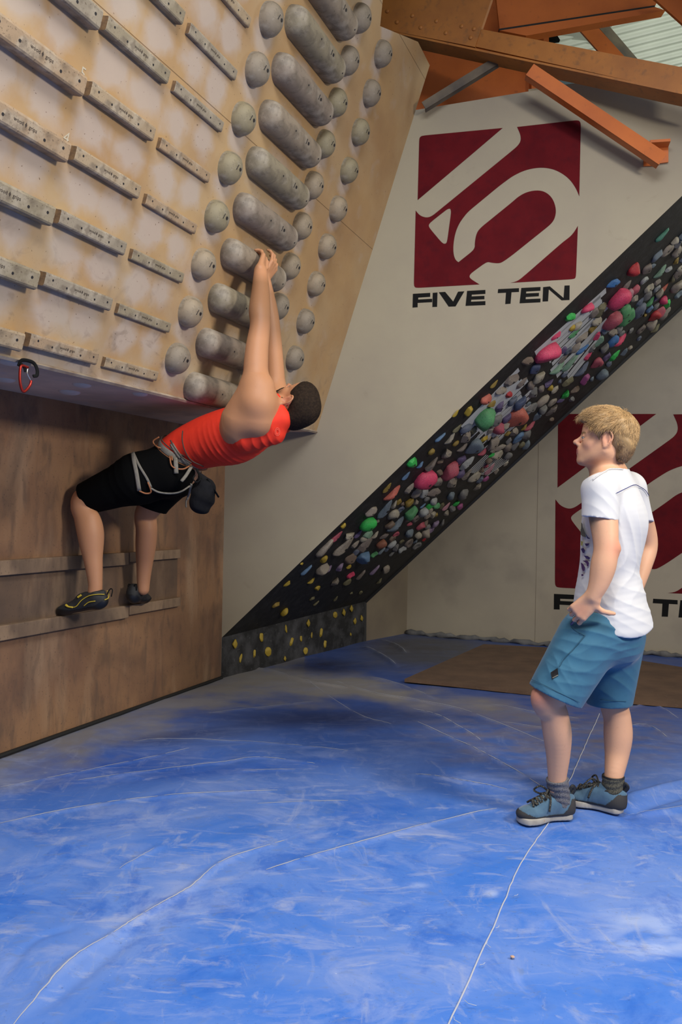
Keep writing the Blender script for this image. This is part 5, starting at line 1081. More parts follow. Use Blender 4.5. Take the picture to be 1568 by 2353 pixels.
pf.cut(J(1400, 1384, 3.37), (0, 0, 1))
wr_sh = lambda P: wrinkle(P, [(J(1370, 1465, 3.15), (.25, 0, 1), .042, .0065, .13), (J(1330, 1530, 3.15), (-.1, 0, 1), .060, .006, .11), (J(1265, 1545, 3.15), (.8, 0, .4), .05, .0045, .08), (J(1440, 1470, 3.25), (-.3, 0, 1), .035, .006, .09), (J(1420, 1580, 3.35), (.6, 0, .8), .055, .005, .09)])
shorts = own(sdf_obj('shorts', pf, m_short, None, None, wr_sh, None, 2), man); P_p, Q_p = pf.mesh(); P_p = P_p + vnormals(P_p, Q_p) * wr_sh(P_p)[:, None]; del pf
m_seam = M_('dark_teal_seam', (.014, .065, .11), .8); m_blk = M_('black_rubber', (.012, .012, .013), .55)
on_cloth('side_seam', [(1346, 1459), (1320, 1490), (1298, 1512), (1286, 1532)], .0012, m_seam, shorts, P_p, .0008)
on_cloth('hem_stitch', [(1221, 1560), (1255, 1576), (1290, 1594), (1332, 1614)], .0009, m_seam, shorts, P_p, .0006); on_cloth('hem_stitch', [(1380, 1608), (1410, 1611), (1440, 1612)], .0009, m_seam, shorts, P_p, .0006)
on_cloth('pocket_opening', [(1312, 1436), (1320, 1427), (1332, 1421), (1342, 1418)], .0042, m_navyt, shorts, P_p, .001)
on_cloth('pocket_seam', [(1312, 1438), (1325, 1450), (1344, 1460)], .0012, m_seam, shorts, P_p, .0008)
lb = blot([(1266, 1545), (1282, 1535), (1284, 1552), (1269, 1561)], M_('black_label', (.015, .015, .018), .6), shorts, P_p, 'woven_label')
blot([(1270, 1556), (1283, 1550), (1283.5, 1552), (1270.5, 1558.5)], M_('pale_label_text', (.35, .35, .30), .6), shorts, P_p, 'label_lettering')
bm = bmesh.new(); q0 = J(1488, 1422, 3.42); poly_prism(bm, [q0, J(1493, 1430, 3.41), J(1499, 1440, 3.41), J(1489, 1437, 3.42), J(1485, 1432, 3.42)], (0, .012, 0)); o = obj('pocket_flap', bm, m_navyt); o.parent = shorts; o.matrix_parent_inverse = Matrix()

# socks and shoes
def sock(name, a, b, r0, r1, m, bands):
    fa = box_field(np.minimum(a, b) - .09, np.maximum(a, b) + .09, .003); fa.cone(a, b, r0, r1, .01, 'u', (a, unit(a - b)))
    return own(sdf_obj(name, fa, m, None, None, lambda P: .0012 * np.sin((P[:, 2]) * 260 + 3 * np.sin(P[:, 0] * 30 + P[:, 1] * 22)) + .0006 * np.sin(np.arctan2(P[:, 1] - a[1], P[:, 0] - a[0]) * 60), None, 1), man)
m_sock1 = M_('grey_marl_wool', (.175, .17, .19), .95, (.08, .08, .09), 260, .4, .6, bump=.4, bscale=300); m_sock2 = M_('olive_marl_wool', (.13, .12, .085), .95, (.04, .038, .03), 240, .4, .6, bump=.4, bscale=300)
sk1 = sock('sock', J(1281, 1788, 3.287), J(1287, 1841, 3.302), .0450, .042, m_sock1, 0); sk2 = sock('sock', J(1410, 1783, 3.40), J(1408, 1828, 3.402), .0455, .042, m_sock2, 0)
sk1['label'] = 'grey marl sock'; sk2['label'] = 'olive marl sock with dark cuff'
bm = bmesh.new(); c_ = J(1410, 1784, 3.40); tube(bm, [c_ + np.array([.0425 * math.cos(t), .0425 * math.sin(t), -.16 * .0425 * math.cos(t) * 0]) for t in np.linspace(0, 6.283, 25)[:-1]], .0045, 6, closed=True, up=(0, 0, 1)); o = obj('cuff', bm, m_blk, None, True); o.parent = sk2; o.matrix_parent_inverse = Matrix()
m_suede = M_('blue_suede', (.075, .155, .235), .85, (.055, .12, .19), 30, sheen=.3, bump=.15, bscale=400); m_rand = M_('charcoal_rand', (.035, .033, .033), .8); m_sole = M_('cream_rubber_sole', (.42, .39, .34), .6, (.34, .31, .27), 30)
m_lace = M_('black_cord', (.02, .02, .02), .8, (.25, .22, .15), 260, .56, .6)
fy = lambda u, Y: flr(u, 1176.5 + .019 * (u - 784) + CAMH * FPX / Y)
def shoe(name, heel, toe, lab, L_=.272, flip=1):
    f = unit((toe - heel) * [1, 1, 0]); l = np.cross(Z3, f); o0 = heel.copy(); o0[2] = .004; w = lambda x, y, z: o0 + f * x + l * y * flip + Z3 * z; R_ = np.stack([f, l, Z3], 1); s = L_ / .295
    g = box_field(np.minimum(w(-.03, 0, -.02), w(L_ + .03, 0, .2)) - [.09, .09, 0], np.maximum(w(-.03, 0, 0), w(L_ + .03, 0, .16)) + [.09, .09, 0], .0034)
    g.ell(w(.052 * s, 0, .045), (.052 * s, .043, .052), R_, .03); g.ell(w(.125 * s, 0, .048), (.075 * s, .040, .048), R_, .03); g.ell(w(.215 * s, .004, .036), (.070 * s, .045, .030), R_, .03)
    g.cone(w(.085 * s, 0, .075), w(.165 * s, 0, .060), .040, .032, .02); g.cone(w(.012, 0, .08), w(.030, 0, .045), .016, .03, .02)
    g.ell(w(.062 * s, 0, .135), (.045, .036, .040), R_, .01, 's'); g.cut(w(0, 0, .022), (0, 0, -1))
    up = own(sdf_obj(name, g, [m_suede], None, None, None, None, 1), man); up['label'] = lab
    # rand: same form, slightly fatter, low at the side and high at toe and heel
    P_, Q_ = g.mesh(); P_ = relax(P_, Q_, 1); N_ = vnormals(P_, Q_); x = (P_ - o0) @ f; z = P_[:, 2]; 
    lim = .037 + .020 * np.clip((x - L_ * .72) / (L_ * .2), 0, 1) + .050 * np.clip((.075 - x) / .05, 0, 1) - .0
    keep_ = (z < lim); q = Q_[keep_[Q_].all(1)]; us = np.unique(q); rm = -np.ones(len(P_), int); rm[us] = np.arange(len(us)); o = link('rand', np_mesh('rand', (P_ + N_ * .0018)[us], rm[q]), m_rand); o.parent = up; o.matrix_parent_inverse = Matrix()
    h = box_field(np.minimum(w(-.03, 0, -.02), w(L_ + .03, 0, .05)) - [.09, .09, 0], np.maximum(w(-.03, 0, 0), w(L_ + .03, 0, .05)) + [.09, .09, 0], .003)
    h.loft([(w(.042 * s, 0, .012), .042, .042), (w(.130 * s, -.004, .012), .036, .045), (w(.205 * s, .004, .012), .050, .045), (w(L_ - .046, .006, .012), .047, .045)], l, .03); h.cut(w(0, 0, .001), (0, 0, -1)); h.cut(w(0, 0, .027), (0, 0, 1))
    o = sdf_obj('sole', h, m_sole, None, None, None, None, 1); o.parent = up; o.matrix_parent_inverse = Matrix()
    bm = bmesh.new(); 
    zt_ = lambda x: .1075 - .34 * max(x - .118 * s, 0)
    for i in range(5):
        x_ = (.118 + .021 * i) * s; tube(bm, spline([w(x_, -.026, zt_(x_) - .009), w(x_ + .006, 0, zt_(x_) + .003), w(x_ + .014, .026, zt_(x_) - .013)], 5), .0044, 6); tube(bm, spline([w(x_, .026, zt_(x_) - .009), w(x_ + .006, 0, zt_(x_) + .004), w(x_ + .014, -.026, zt_(x_) - .013)], 5), .0044, 6)
    for g_, a_ in ((1, .022), (-1, .03)):
        tube(bm, spline([w(.122 * s, 0, .110), w(.125 * s + .02, g_ * a_, .128), w(.17 * s, g_ * (a_ + .018), .108), w(.15 * s, g_ * a_, .098), w(.125 * s, 0, .110)], 6), .0040, 6); tube(bm, spline([w(.122 * s, 0, .110), w(.14 * s, g_ * .036, .092), w(.155 * s, g_ * .050, .05)], 6), .0040, 6)
    o = obj('laces', bm, m_lace, None, True); o.parent = up; o.matrix_parent_inverse = Matrix()
    bm = bmesh.new(); tube(bm, spline([w(.010, 0, .090), w(-.006, 0, .112), w(.006, 0, .125), w(.018, 0, .105)], 6), .006, 6, flat=(1.5, .5), up=l); o = obj('heel_loop', bm, m_blk, None, True); o.parent = up; o.matrix_parent_inverse = Matrix()
    bm = bmesh.new(); tube(bm, spline([w(.070 + .045 * math.cos(t) * s, .034 * math.sin(t), .090 + .012 * math.cos(t) * -.4 + .010 * (math.cos(t) < -.6)) for t in np.linspace(0, 6.28, 13)[:-1]], 3), .0055, 6); o = obj('collar', bm, m_blk, None, True); o.parent = up; o.matrix_parent_inverse = Matrix()
    return up, w
shA, wA = shoe('shoe', fy(1317, 3.325), fy(1184, 3.245), 'blue suede shoe with cream sole and yellow tag')
bm = bmesh.new(); box(bm, (-.010, -.009, -.002), (.010, .009, .002), .001); o = obj('tongue_tag', bm, M_('yellow_tag', (.75, .45, .01), .6)); o.parent = shA; o.matrix_parent_inverse = Matrix(); tg = wA(.102, .004, .128); o.matrix_basis = Matrix.Translation(Vector(tg)) @ Euler((math.radians(80), 0, .2)).to_matrix().to_4x4()
bm = bmesh.new(); bmesh.ops.create_uvsphere(bm, u_segments=12, v_segments=6, radius=.008); 
for v in bm.verts: v.co = Vector((v.co.x, v.co.y * .2, v.co.z * .5)) + Vector(wA(.17, .0455, .015)) 
o = obj('sole_mark', bm, M_('orange_mark', (.6, .22, .03), .6)); o.parent = shA; o.matrix_parent_inverse = Matrix()
shB, wB2 = shoe('shoe', fy(1438, 3.365), fy(1316, 3.49), 'blue suede shoe further back, toe pointing away')
# ------------------------------------------------------------------ the climber: local axes x = off the plywood wall, y = along it (away), z = up
TC = np.eye(4); TC[:3, 0] = nA; TC[:3, 1] = dA; TC[:3, 2] = Z3; TC[:3, 3] = [C1[0], C1[1], 0]
def JL(u, v, s=None, d=None):
    p = hit(u, v, C1 + dA * s, dA) if s is not None else onA(u, v, d)
    q = p - C1; return np.array([q @ nA, q @ dA, p[2]])
toW = lambda p: TC[:3, :3] @ np.asarray(p) + TC[:3, 3]
clm = empty('person', toW((.1, -1.4, ZRAIL))); tag(clm, 'climber in orange vest and black shorts leaning back from the board, feet on rail', 'person')
sc_ = -1.42
aN, kN, hN = JL(219, 1338, -1.67), JL(196, 1150, -1.66), JL(385, 1092, -1.54)
aF, kF, hF = JL(330, 1335, -1.17), JL(336, 1180, -1.20), JL(405, 1098, -1.31)
aF[0] = max(aF[0], .07)
pel = JL(404, 1078, sc_); wst = JL(440, 1040, sc_); ch = JL(535, 1003, sc_); ush = JL(603, 962, sc_); nbC = JL(645, 948, sc_)
sN, sF = JL(590, 925, -1.60), JL(632, 918, -1.25)
barp = b1 + sX * (-1.423) + wB * (.083 + .2375 * 3); bl = lambda ds, dw, dn: (lambda q: np.array([q @ nA, q @ dA, (q + C1)[2]]))(b1 + sX * (-1.423 + ds) + wB * (.083 + .2375 * 3 + dw) + nB * dn - C1)
wN = JL(599, 622, -1.44); wF = JL(607, 640, -1.29)
nBl = np.array([nB @ nA, nB @ dA, nB[2]]); wBl = np.array([wB @ nA, wB @ dA, wB[2]]); lat = np.array([0, 1.0, 0])
hcC = JL(679, 931, sc_); fC, lC, uC = orth((-.13, .30, .93), (.985, .0, .10)); SC_ = 1.10
# orthonormal with exact up first
uC = unit((.94, 0, .30)); fC = np.array([-.30, .30, .90]); fC = unit(fC - uC * (fC @ uC)); lC = np.cross(uC, fC)
tz = JL(600, 830, -1.5)[2]
cf = Field(steps((-.02, 1.12, .0052), (1.12, 1.56, .0032)), steps((-1.86, -1.02, .0050)), steps((.66, 1.70, .0055), (1.70, 1.99, .0032), (1.99, 2.44, .0052), (2.44, 2.74, .0030)))
wC = head(cf, hcC, fC, lC, uC, SC_)
cf.chain([(hcC - uC * .05 * SC_ - fC * .015, .062), (nbC, .070)], .03); cf.cone(hcC - uC * .07 + fC * .025, nbC + fC * .03 - uC * .02, .050, .046, .03)
cf.loft([(pel, .150, .12), (wst, .14, .105), (ch, .16, .128), (ush, .150, .105), (nbC, .09, .065)], lat, .04)
# shoulder girdle and lats
cf.chain([(nbC, .055), (sN, .060)], .05); cf.chain([(nbC, .055), (sF, .070)], .05)
cf.cone(JL(545, 990, -1.56), sN, .070, .070, .05); cf.cone(JL(560, 960, -1.55), sN, .066, .068, .05); cf.cone(JL(560, 985, -1.29), sF, .066, .068, .05)
eN = JL(598, 748, -1.53); eF = JL(626, 770, -1.24)
cf.cone(JL(576, 895, -1.590), JL(552, 962, -1.575), .058, .088, .06); cf.cone(JL(603, 890, -1.59), JL(597, 966, -1.560), .056, .084, .06)
cf.chain([(sN, .060), (JL(588, 858, -1.585), .0625), (JL(591, 800, -1.56), .058), (eN, .052), (JL(597, 712, -1.51), .0555), (JL(599, 670, -1.475), .047), (wN, .034)], .05)
cf.chain([(sF, .066), (JL(632, 865, -1.245), .054), (eF, .048), (JL(618, 715, -1.25), .050), (wF, .034)], .045)
fd = unit(wBl * .97 - nBl * .05)
for wr, ds, g in ((wN, -.055, 1), (wF, .055, -1)):
    hand(cf, wr, unit(np.array(bl(ds, .055, .125)) - wr), -nBl, lat * g * -1 * -1, [(.50, .62, .45), (.55, .60, .40), (.55, .60, .42), (.5, .62, .45)], [unit(wBl * .8 + lat * g * .55), unit(wBl * .9 - nBl * .3 + lat * g * .25), unit(wBl * .8 - nBl * .55)], 1.04)
cf.chain([(hN, .092), (JL(290, 1117, -1.60), .082), (kN, .064), (JL(197, 1190, -1.665), .060), (JL(206, 1230, -1.665), .0625), (JL(214, 1285, -1.668), .050), (aN, .038), (aN - [0, 0, .05], .038)], .05)
cf.ell(JL(215, 1222, -1.665), (.036, .044, .095), None, .06); cf.ell(kN + [-.035, 0, .012], (.034, .036, .044), None, .03)
cf.chain([(hF, .092), (JL(365, 1140, -1.27), .080), (kF, .066), (JL(337, 1215, -1.195), .063), (JL(335, 1255, -1.185), .060), (JL(332, 1300, -1.175), .047), (aF, .039), (aF - [0, 0, .05], .035)], .05)
SKC = np.array([.52, .25, .125])
def col_clm(P, N_):
    C_ = pcol(P, [(eN, .05, (.40, .16, .09), .5), (wC(-.012, .082, 0), .03, (.48, .15, .09), .6), (kN + [-.05, 0, 0], .05, (.50, .18, .12), .5), (wC(.11, 0, -.02), .02, (.50, .17, .10), .4)], SKC)
    # dark arm and leg hair
    t = np.clip((P[:, 2] - eN[2] + .08) / .12, 0, 1) * np.clip((wN[2] - .02 - P[:, 2]) / .06, 0, 1); t = (t * .62)[:, None]; C_ = C_ * (1 - t) + np.array([.20, .10, .045]) * t
    t = (np.clip((1.20 - P[:, 2]) / .1, 0, 1) * (P[:, 0] < .6) * .28)[:, None]; C_ = C_ * (1 - t) + np.array([.26, .12, .07]) * t
    q = (P - hcC) @ np.stack([fC, lC, uC], 1) / SC_; nh = (np.linalg.norm(q, axis=1) < .17)
    b_ = nh * np.clip((-.046 - q[:, 2] + .30 * np.clip(q[:, 0] - .075, 0, 1) * -1 + .0) / .02 + .4 * (q[:, 0] < .04), 0, 1) * (q[:, 0] > -.005) * (q[:, 2] > -.135); lipz = (np.abs(q[:, 2] + .060) < .009) & (q[:, 0] > .095) & (np.abs(q[:, 1]) < .02)
    b_ = b_ * np.where((q[:, 0] > .06), 1, .55); b_ = (b_ * (~lipz) * .88)[:, None]; C_ = C_ * (1 - b_) + np.array([.028, .018, .012]) * b_
    C_[lipz & nh] = (.36, .12, .09)
    brow = nh & (np.abs(q[:, 2] - .021) < .0060) & (q[:, 0] > .06) & (np.abs(q[:, 1]) > .010) & (np.abs(q[:, 1]) < .054); C_[brow] = (.025, .016, .01)
    return C_
cf_body = cf
own(sdf_obj('body', cf, skin_mat('tanned_skin'), None, TC, None, col_clm, 2), clm); del cf, cf_body
wCw = lambda x, y, z: toW(wC(x, y, z)); eyes(wCw, SC_, clm, None)
# cropped dark hair and beard
hf = box_field(hcC - .2, hcC + .2, .004); R_ = np.stack([fC, lC, uC], 1)
hf.ell(wC(-.018, 0, .042), tuple(np.array((.101, .080, .083)) * SC_), R_, .02); hf.ell(wC(.038, 0, .052), tuple(np.array((.059, .067, .062)) * SC_), R_, .03); hf.ell(wC(-.078, 0, -.015), tuple(np.array((.040, .062, .060)) * SC_), R_, .03)
hf.ell(wC(.106, 0, .005), tuple(np.array((.078, .12, .078)) * SC_), R_, .010, 's'); hf.ell(wC(.055, 0, -.055), tuple(np.array((.075, .12, .068)) * SC_), R_, .010, 's')
for g in (1, -1): hf.ell(wC(-.002, .088 * g, -.018), tuple(np.array((.034, .045, .042)) * SC_), R_, .008, 's')
m_dhair = M_('dark_cropped_hair', (.016, .010, .007), .85, (.034, .021, .013), 90, bump=.6, bscale=400, spec=.15)
own(sdf_obj('hair', hf, m_dhair, None, TC, lambda P: .0012 * np.sin(P[:, 0] * 900) * np.sin(P[:, 2] * 800), None, 1), clm)
hf = box_field(hcC - .2, hcC + .2, .0036)
for g in (1, -1):
    hf.chain([(wC(.012, .063 * g, -.035), .015), (wC(.030, .054 * g, -.072), .021), (wC(.075, .022 * g, -.106), .022)], .015); hf.chain([(wC(.108, .006 * g, -.046), .006), (wC(.094, .026 * g, -.056), .006), (wC(.085, .028 * g, -.085), .010)], .01)
hf.ell(wC(.090, 0, -.104), (.024, .028, .024), R_, .015)
own(sdf_obj('beard', hf, m_dhair, None, TC, lambda P: .0012 * np.sin(P[:, 0] * 900) * np.sin(P[:, 2] * 800), None, 1), clm)
# orange vest
m_vest = M_('orange_red_jersey', (.86, .035, .008), .75, (.80, .03, .008), 30, bump=.12, bscale=700)
vf = Field(steps((.42, 1.34, .005)), steps((-1.70, -1.14, .005)), steps((1.34, 2.02, .005)))
tx = unit(ch - wst)
vf.loft([(JL(406, 1052, sc_), .160, .118), (JL(440, 1030, sc_), .158, .126), (JL(490, 1012, sc_), .168, .142), (JL(540, 1000, sc_), .176, .152), (JL(590, 978, sc_), .160, .122), (JL(638, 960, sc_), .115, .088)], lat, .05)
vf.chain([(JL(640, 955, sc_), .082), (JL(612, 966, -1.55), .062)], .04); vf.chain([(JL(640, 950, sc_), .080), (JL(612, 966, -1.29), .062)], .04)
vf.cone(JL(565, 1005, -1.53), JL(630, 995, -1.50), .075, .060, .04)
# arm holes and neck opening
for yy, g in ((-1.70, -1), (-1.14, 1)):
    vf.cone(JL(565, 930, yy * .5 + sc_ * .5 + .02 * g), JL(578, 932, yy + .06 * g), .118, .150, .012, 's')
vf.cone(JL(645, 962, -1.50), JL(633, 922, -1.50), .060, .042, .03); vf.ell(JL(676, 922, sc_), (.080, .09, .13), None, .015, 's')
p_ = JL(380, 1010, sc_); wn = unit(JL(470, 1080, sc_) - p_); nn_ = unit(np.cross(wn, lat)); nn_ = nn_ if nn_[0] < 0 else -nn_
vf.cut(JL(384, 1040, sc_), nn_)
def wr_vest(P): return wrinkle(P, [(JL(500, 1050, -1.57), (.93, 0, .35), .036, .0065, .13), (JL(600, 1030, -1.55), (.98, 0, .1), .040, .006, .10), (JL(430, 1040, -1.57), (.9, 0, .4), .045, .004, .08)])
vest = own(sdf_obj('vest', vf, m_vest, None, TC, wr_vest, None, 2), clm); P_, Q_ = vf.mesh(); P_v = (TC[:3, :3] @ (P_ + vnormals(P_, Q_) * wr_vest(P_)[:, None]).T).T + TC[:3, 3]; del vf
bm = bmesh.new()
for k_ in (9, 5.5): tube(bm, [q for q in (drape(638 + k_ * .62 * math.cos(t), 992 + k_ * math.sin(t), P_v, .0015, 5) for t in np.linspace(0, 6.28, 17)[:-1]) if q is not None], .0011, 5, closed=True)
o = obj('printed_emblem', bm, M_('pale_emblem_print', (.80, .16, .10), .6)); o.parent = vest; o.matrix_parent_inverse = Matrix()
# black shorts
m_bshort = M_('black_cloth', (.003, .003, .003), .95, spec=.08)
pf = Field(steps((-.02, .95, .0052)), steps((-1.80, -1.08, .0052)), steps((1.10, 1.72, .0052)))
pf.loft([(JL(412, 1052, sc_), .165, .122), (JL(392, 1078, sc_), .176, .142), (JL(372, 1092, sc_), .165, .135)], lat, .04)
hd = unit(JL(187, 1112, -1.63) - JL(221, 1178, -1.63)); hn_ = unit(np.cross(hd, lat)); hn_ = hn_ if hn_[0] < 0 else -hn_
pf.chain([(JL(385, 1085, -1.52), .135), (JL(318, 1100, -1.58), .130)], .05); pf.cone(JL(318, 1100, -1.58), JL(180, 1152, -1.645), .132, .082, .05, 'u', (JL(204, 1146, -1.64), hn_))
pf.chain([(JL(408, 1092, -1.32), .125), (JL(372, 1120, -1.28), .108)], .05); pf.cone(JL(372, 1120, -1.28), JL(330, 1195, -1.22), .108, .088, .05, 'u', (JL(342, 1166, -1.24), unit(np.array([-.30, -.1, -.9]))))
pf.cut(JL(412, 1042, sc_), -nn_)
wr_bs = lambda P: wrinkle(P, [(JL(300, 1100, -1.6), (.9, 0, .5), .06, .004, .15)])
bsh = own(sdf_obj('shorts', pf, m_bshort, None, TC, wr_bs, None, 2), clm); P_, Q_ = pf.mesh(); P_b = (TC[:3, :3] @ P_.T).T + TC[:3, 3]; del pf
P_all = np.concatenate([P_v, P_b])
# harness: belt, leg loop, gear loops, buckle straps
m_web = M_('grey_webbing', (.21, .19, .155), .8, (.16, .145, .12), 60, bump=.2, bscale=500); m_webo = M_('orange_brown_cord', (.30, .11, .04), .7); m_dkweb = M_('dark_olive_webbing', (.055, .042, .032), .8)
bm = bmesh.new(); 
def loop(bm, c0, c1, ra, rb, rad, flat=None, th=(0, 6.283), n=30, cen_u=None):
    pass
harn = None
def sub(o, r): o.parent = r; o.matrix_parent_inverse = Matrix(); return o
L_ = [drape(p[0], p[1], P_all, .006, 5) for p in spline([(381, 996), (392, 1012), (407, 1036), (425, 1056), (447, 1070), (470, 1076), (487, 1074)], 5)]; L_ = [p for p in L_ if p is not None]
pc = toW(JL(435, 1040, sc_)); ax1 = TC[:3, :3] @ unit(np.array([nn_[2], 0, -nn_[0]])); ax2 = dA
cW = toW(JL(424, 1042, sc_)); nW_ = TC[:3, :3] @ nn_
ring = lambda c_, a_, b_, off=0, n=40: [c_ + ax1 * a_ * math.cos(t) + ax2 * b_ * math.sin(t) + nW_ * off for t in np.linspace(0, 2 * math.pi, n + 1)[:-1]]
bm = bmesh.new(); tube(bm, ring(cW, .134, .176), .014, 8, closed=True, flat=(.28, 1.25), up=nW_); harn = own(obj('harness', bm, m_web, None, True), clm); harn['label'] = 'grey climbing harness belt'
bm = bmesh.new(); tube(bm, ring(cW, .135, .178, -.028), .0035, 6, closed=True); sub(obj('belt_cord', bm, m_dkweb, None, True), harn)
bm = bmesh.new(); tube(bm, ring(cW, .137, .179, .020), .003, 6, closed=True); sub(obj('belt_edging', bm, m_webo, None, True), harn)
def cord(name, pts, rad, m, flat=None, off=.004, up=None, win=5):
    L_ = [drape(p[0], p[1], P_all, off, win) for p in spline([np.array(p, float) for p in pts], 5)]
    z = [p for p in L_ if p is not None]
    if not z: return
    ylast = z[0][1]; out_ = []
    for q, p in zip(L_, spline([np.array(p, float) for p in pts], 5)):
        if q is None: q = at(p[0], p[1], ylast)
        ylast = q[1]; out_.append(q)
    bm = bmesh.new(); tube(bm, out_, rad, 6, flat=flat, up=(0, 1, .0) if flat else None); return sub(obj(name, bm, m, None, True), harn)
# leg loop strap round the near thigh
cord('leg_loop', [(305, 1040), (308, 1060), (314, 1090), (320, 1128)], .0115, m_web, (1.0, .25), .005); cord('leg_loop', [(307, 1042), (320, 1070), (338, 1100), (347, 1120)], .007, m_web, (1, .3), .004)
cord('leg_strap', [(347, 1122), (365, 1131), (392, 1134), (415, 1130), (436, 1117)], .005, m_web, (1, .5), .008); cord('leg_cord', [(320, 1128), (335, 1134), (347, 1130), (340, 1108)], .0045, m_webo, None, .006)
cord('gear_loop', [(366, 1004), (352, 1014), (360, 1026), (378, 1032), (392, 1040), (396, 1058)], .0042, m_webo, None, .008); cord('gear_loop', [(392, 1012), (402, 1030), (418, 1050), (440, 1064)], .0042, m_dkweb, None, .012); cord('gear_loop', [(390, 1048), (396, 1072), (420, 1078), (440, 1068)], .0042, m_webo, None, .010)
cord('gear_loop', [(420, 990), (419, 1010), (425, 1035), (440, 1058), (468, 1072)], .0032, m_dkweb, None, .003)
cord('strap_tail', [(402, 1044), (404, 1066), (405, 1088)], .0125, m_web, (1, .22), .012); cord('strap_tail', [(440, 1072), (428, 1092), (417, 1106)], .0095, m_web, (1, .25), .016)
cord('buckle', [(394, 1020), (404, 1036), (415, 1052)], .0115, m_web, (1, .35), .012); cord('strap_tail', [(437, 1116), (433, 1140), (428, 1152), (428, 1166)], .0045, m_web, (1, .5), .01); cord('strap_tail', [(440, 1112), (436, 1130), (430, 1148)], .0065, m_web, (1, .4), .016)
# chalk bag
cbC = at(469, 1150, toW(JL(445, 1085, -1.62))[1] - .02); bag = empty('chalk_bag', cbC); tag(bag, 'black chalk bag hanging at the back of the climber\'s harness', 'chalk bag')
bfld = box_field(cbC - .16, cbC + .20, .005); d_ = unit(at(474, 1100, cbC[1]) - at(458, 1170, cbC[1]))
bfld.loft([(at(459, 1165, cbC[1]), .054, .052), (at(466, 1143, cbC[1]), .068, .062), (at(476, 1115, cbC[1]), .048, .044)], ax2, .03); bfld.cone(at(472, 1112, cbC[1]), at(460, 1090, cbC[1] + .01), .040, .012, .02)
bo = sdf_obj('pouch', bfld, M_('black_bag_cloth', (.004, .004, .005), .9, (.012, .012, .014), 12, bump=.3, bscale=90, spec=.15), None, None, lambda P: .002 * np.sin(P[:, 2] * 90 + P[:, 0] * 50), None, 1); bo.parent = bag; bo.matrix_parent_inverse = Matrix.Translation(-Vector(cbC))
bm = bmesh.new(); tube(bm, [at(477, 1100, cbC[1] - .04), at(488, 1118, cbC[1] - .02), at(503, 1143, cbC[1] - .01)], .007, 6, flat=(1.2, .5)); o = obj('rim', bm, m_strap, None, True); o.parent = bag; o.matrix_parent_inverse = Matrix.Translation(-Vector(cbC))
bm = bmesh.new(); tube(bm, spline([at(452, 1078, cbC[1] + .0), at(458, 1090, cbC[1] - .01), at(466, 1104, cbC[1] - .03)], 5), .006, 6); o = obj('hanging_strap', bm, m_strap, None, True); o.parent = bag; o.matrix_parent_inverse = Matrix.Translation(-Vector(cbC))
bm = bmesh.new(); tube(bm, spline([at(448, 1092, cbC[1] - .04), at(444, 1100, cbC[1] - .05), at(452, 1108, cbC[1] - .05), at(460, 1102, cbC[1] - .045), at(458, 1092, cbC[1] - .04)], 5), .004, 6); o = obj('small_carabiner', bm, m_strap, None, True); o.parent = bag; o.matrix_parent_inverse = Matrix.Translation(-Vector(cbC))
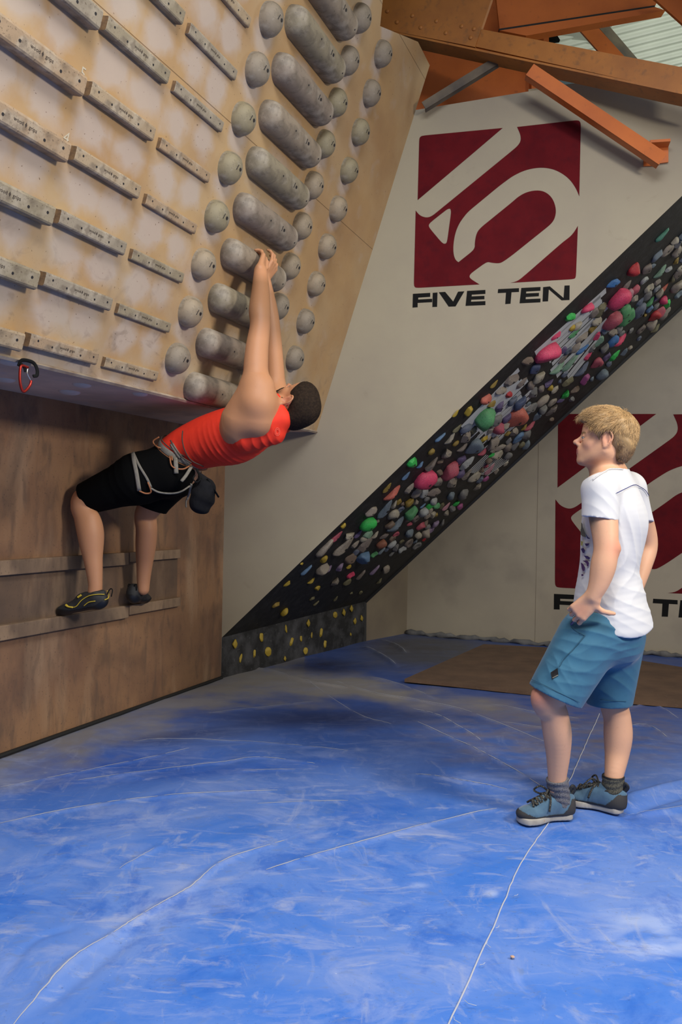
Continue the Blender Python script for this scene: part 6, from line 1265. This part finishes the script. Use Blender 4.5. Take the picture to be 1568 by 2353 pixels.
# climbing shoes
m_cshoe = M_('black_suede', (.010, .010, .011), .7, (.02, .02, .02), 40, bump=.2, bscale=300); m_cyel = M_('yellow_trim', (.50, .36, .03), .6); m_crub = M_('black_climbing_rubber', (.007, .007, .008), .45)
def cshoe(heel, toe, an_, lab, near):
    f = unit(toe - heel); l = unit(np.cross(Z3, f)); u_ = np.cross(f, l); L_ = np.linalg.norm(toe - heel); w = lambda x, y, z: heel + f * x * L_ + l * y + u_ * z; R_ = np.stack([f, l, u_], 1)
    g = box_field(np.minimum(heel, toe) - .09, np.maximum(heel, toe) + [.09, .09, .15], .0036)
    g.ell(w(.14, 0, .038), (.045, .032, .040), R_, .03); g.ell(w(.42, 0, .040), (.085, .037, .038), R_, .03); g.ell(w(.76, .003, .028), (.072, .040, .027), R_, .03); g.cone(w(.80, 0, .022), w(.97, .008, .012), .024, .012, .02)
    g.cone(w(.18, 0, .070), w(.48, 0, .066), .040, .030, .03); g.cone(w(.06, 0, .04), w(.02, 0, .085), .022, .010, .02); g.ell(w(.22, 0, .118), (.045, .034, .030), R_, .01, 's')
    if not near: g.ell(w(.16, 0, .058), (.046, .040, .058), R_, .02); g.ell(w(.20, 0, .135), (.040, .030, .030), R_, .01, 's')
    up = own(sdf_obj('climbing_shoe', g, m_cshoe, None, TC, None, None, 1), clm); up['label'] = lab; P_, Q_ = g.mesh(); P_ = relax(P_, Q_, 1); N_ = vnormals(P_, Q_); q = (P_ - heel); z = q @ u_; x = (q @ f) / L_
    k_ = z < .016 + .016 * np.clip((x - .70) / .2, 0, 1) + .030 * np.clip((.2 - x) / .2, 0, 1); qq = Q_[k_[Q_].all(1)]; us = np.unique(qq); rm = -np.ones(len(P_), int); rm[us] = np.arange(len(us)); Pr = (P_ + N_ * .0022)[us]; sub(link('rubber_rand', np_mesh('rand', (TC[:3, :3] @ Pr.T).T + TC[:3, 3], rm[qq]), m_crub), up)
    Pw = (TC[:3, :3] @ P_.T).T + TC[:3, 3]
    return up, Pw, w
hl = JL(246, 1372, -1.66); tl = JL(137, 1400, -1.72); tl[0] = max(tl[0], .004); hl[2] = ZRAIL + .055; tl[2] = ZRAIL + .006; aN_ = aN
csN, Pn, wn_ = cshoe(hl, tl, aN, 'black climbing shoe with yellow trim', True)
def trim_(pts, rad=.0026, m=None, nm_='yellow_trim'):
    L_ = [drape(p[0], p[1], Pn, .0012, 5) for p in spline([np.array(p, float) for p in pts], 6)]; L_ = [p for p in L_ if p is not None]
    if len(L_) > 2: bm = bmesh.new(); tube(bm, L_, rad, 6); sub(obj(nm_, bm, m or m_cyel, None, True), csN)
c5 = lambda x, y: (100 + x / 3.564, 980 + y / 3.564)
trim_([c5(185, 1455), c5(215, 1478), c5(265, 1475), c5(310, 1425), c5(370, 1388), c5(440, 1375), c5(500, 1375)]); trim_([c5(180, 1462), c5(200, 1475), c5(240, 1482)], .005); trim_([c5(330, 1470), c5(370, 1440), c5(425, 1430)], .0025); trim_([c5(500, 1420), c5(530, 1405), c5(535, 1370), c5(520, 1345)], .003); trim_([c5(280, 1400), c5(298, 1388), c5(310, 1380)], .006)
bm = bmesh.new(); tube(bm, [toW(p) for p in spline([hl + [.0, 0, .07], hl + [.02, 0, .10], hl + [.035, 0, .095], hl + [.028, 0, .06]], 6)], .0032, 6); sub(obj('pull_tab', bm, m_strap, None, True), csN)
hf2 = aF + np.array([.03, -.055, 0]); tf2 = aF + np.array([-.01, .17, 0]); hf2[2] = ZRAIL + .020; tf2[2] = ZRAIL + .004; hf2[0] = .105; tf2[0] = .060; hf2[2] += .012
csF, Pf_, _ = cshoe(hf2, tf2, aF, 'black climbing shoe, heel towards the viewer', False)
for g in (-.022, .022):
    bm = bmesh.new(); b_ = hf2 + [g, .012, .070]; tube(bm, [toW(p) for p in spline([b_ + [-.008, 0, 0], b_ + [-.008, 0, .03], b_ + [.008, 0, .03], b_ + [.008, 0, 0]], 5)], .0032, 6); sub(obj('pull_tab', bm, m_strap, None, True), csF)
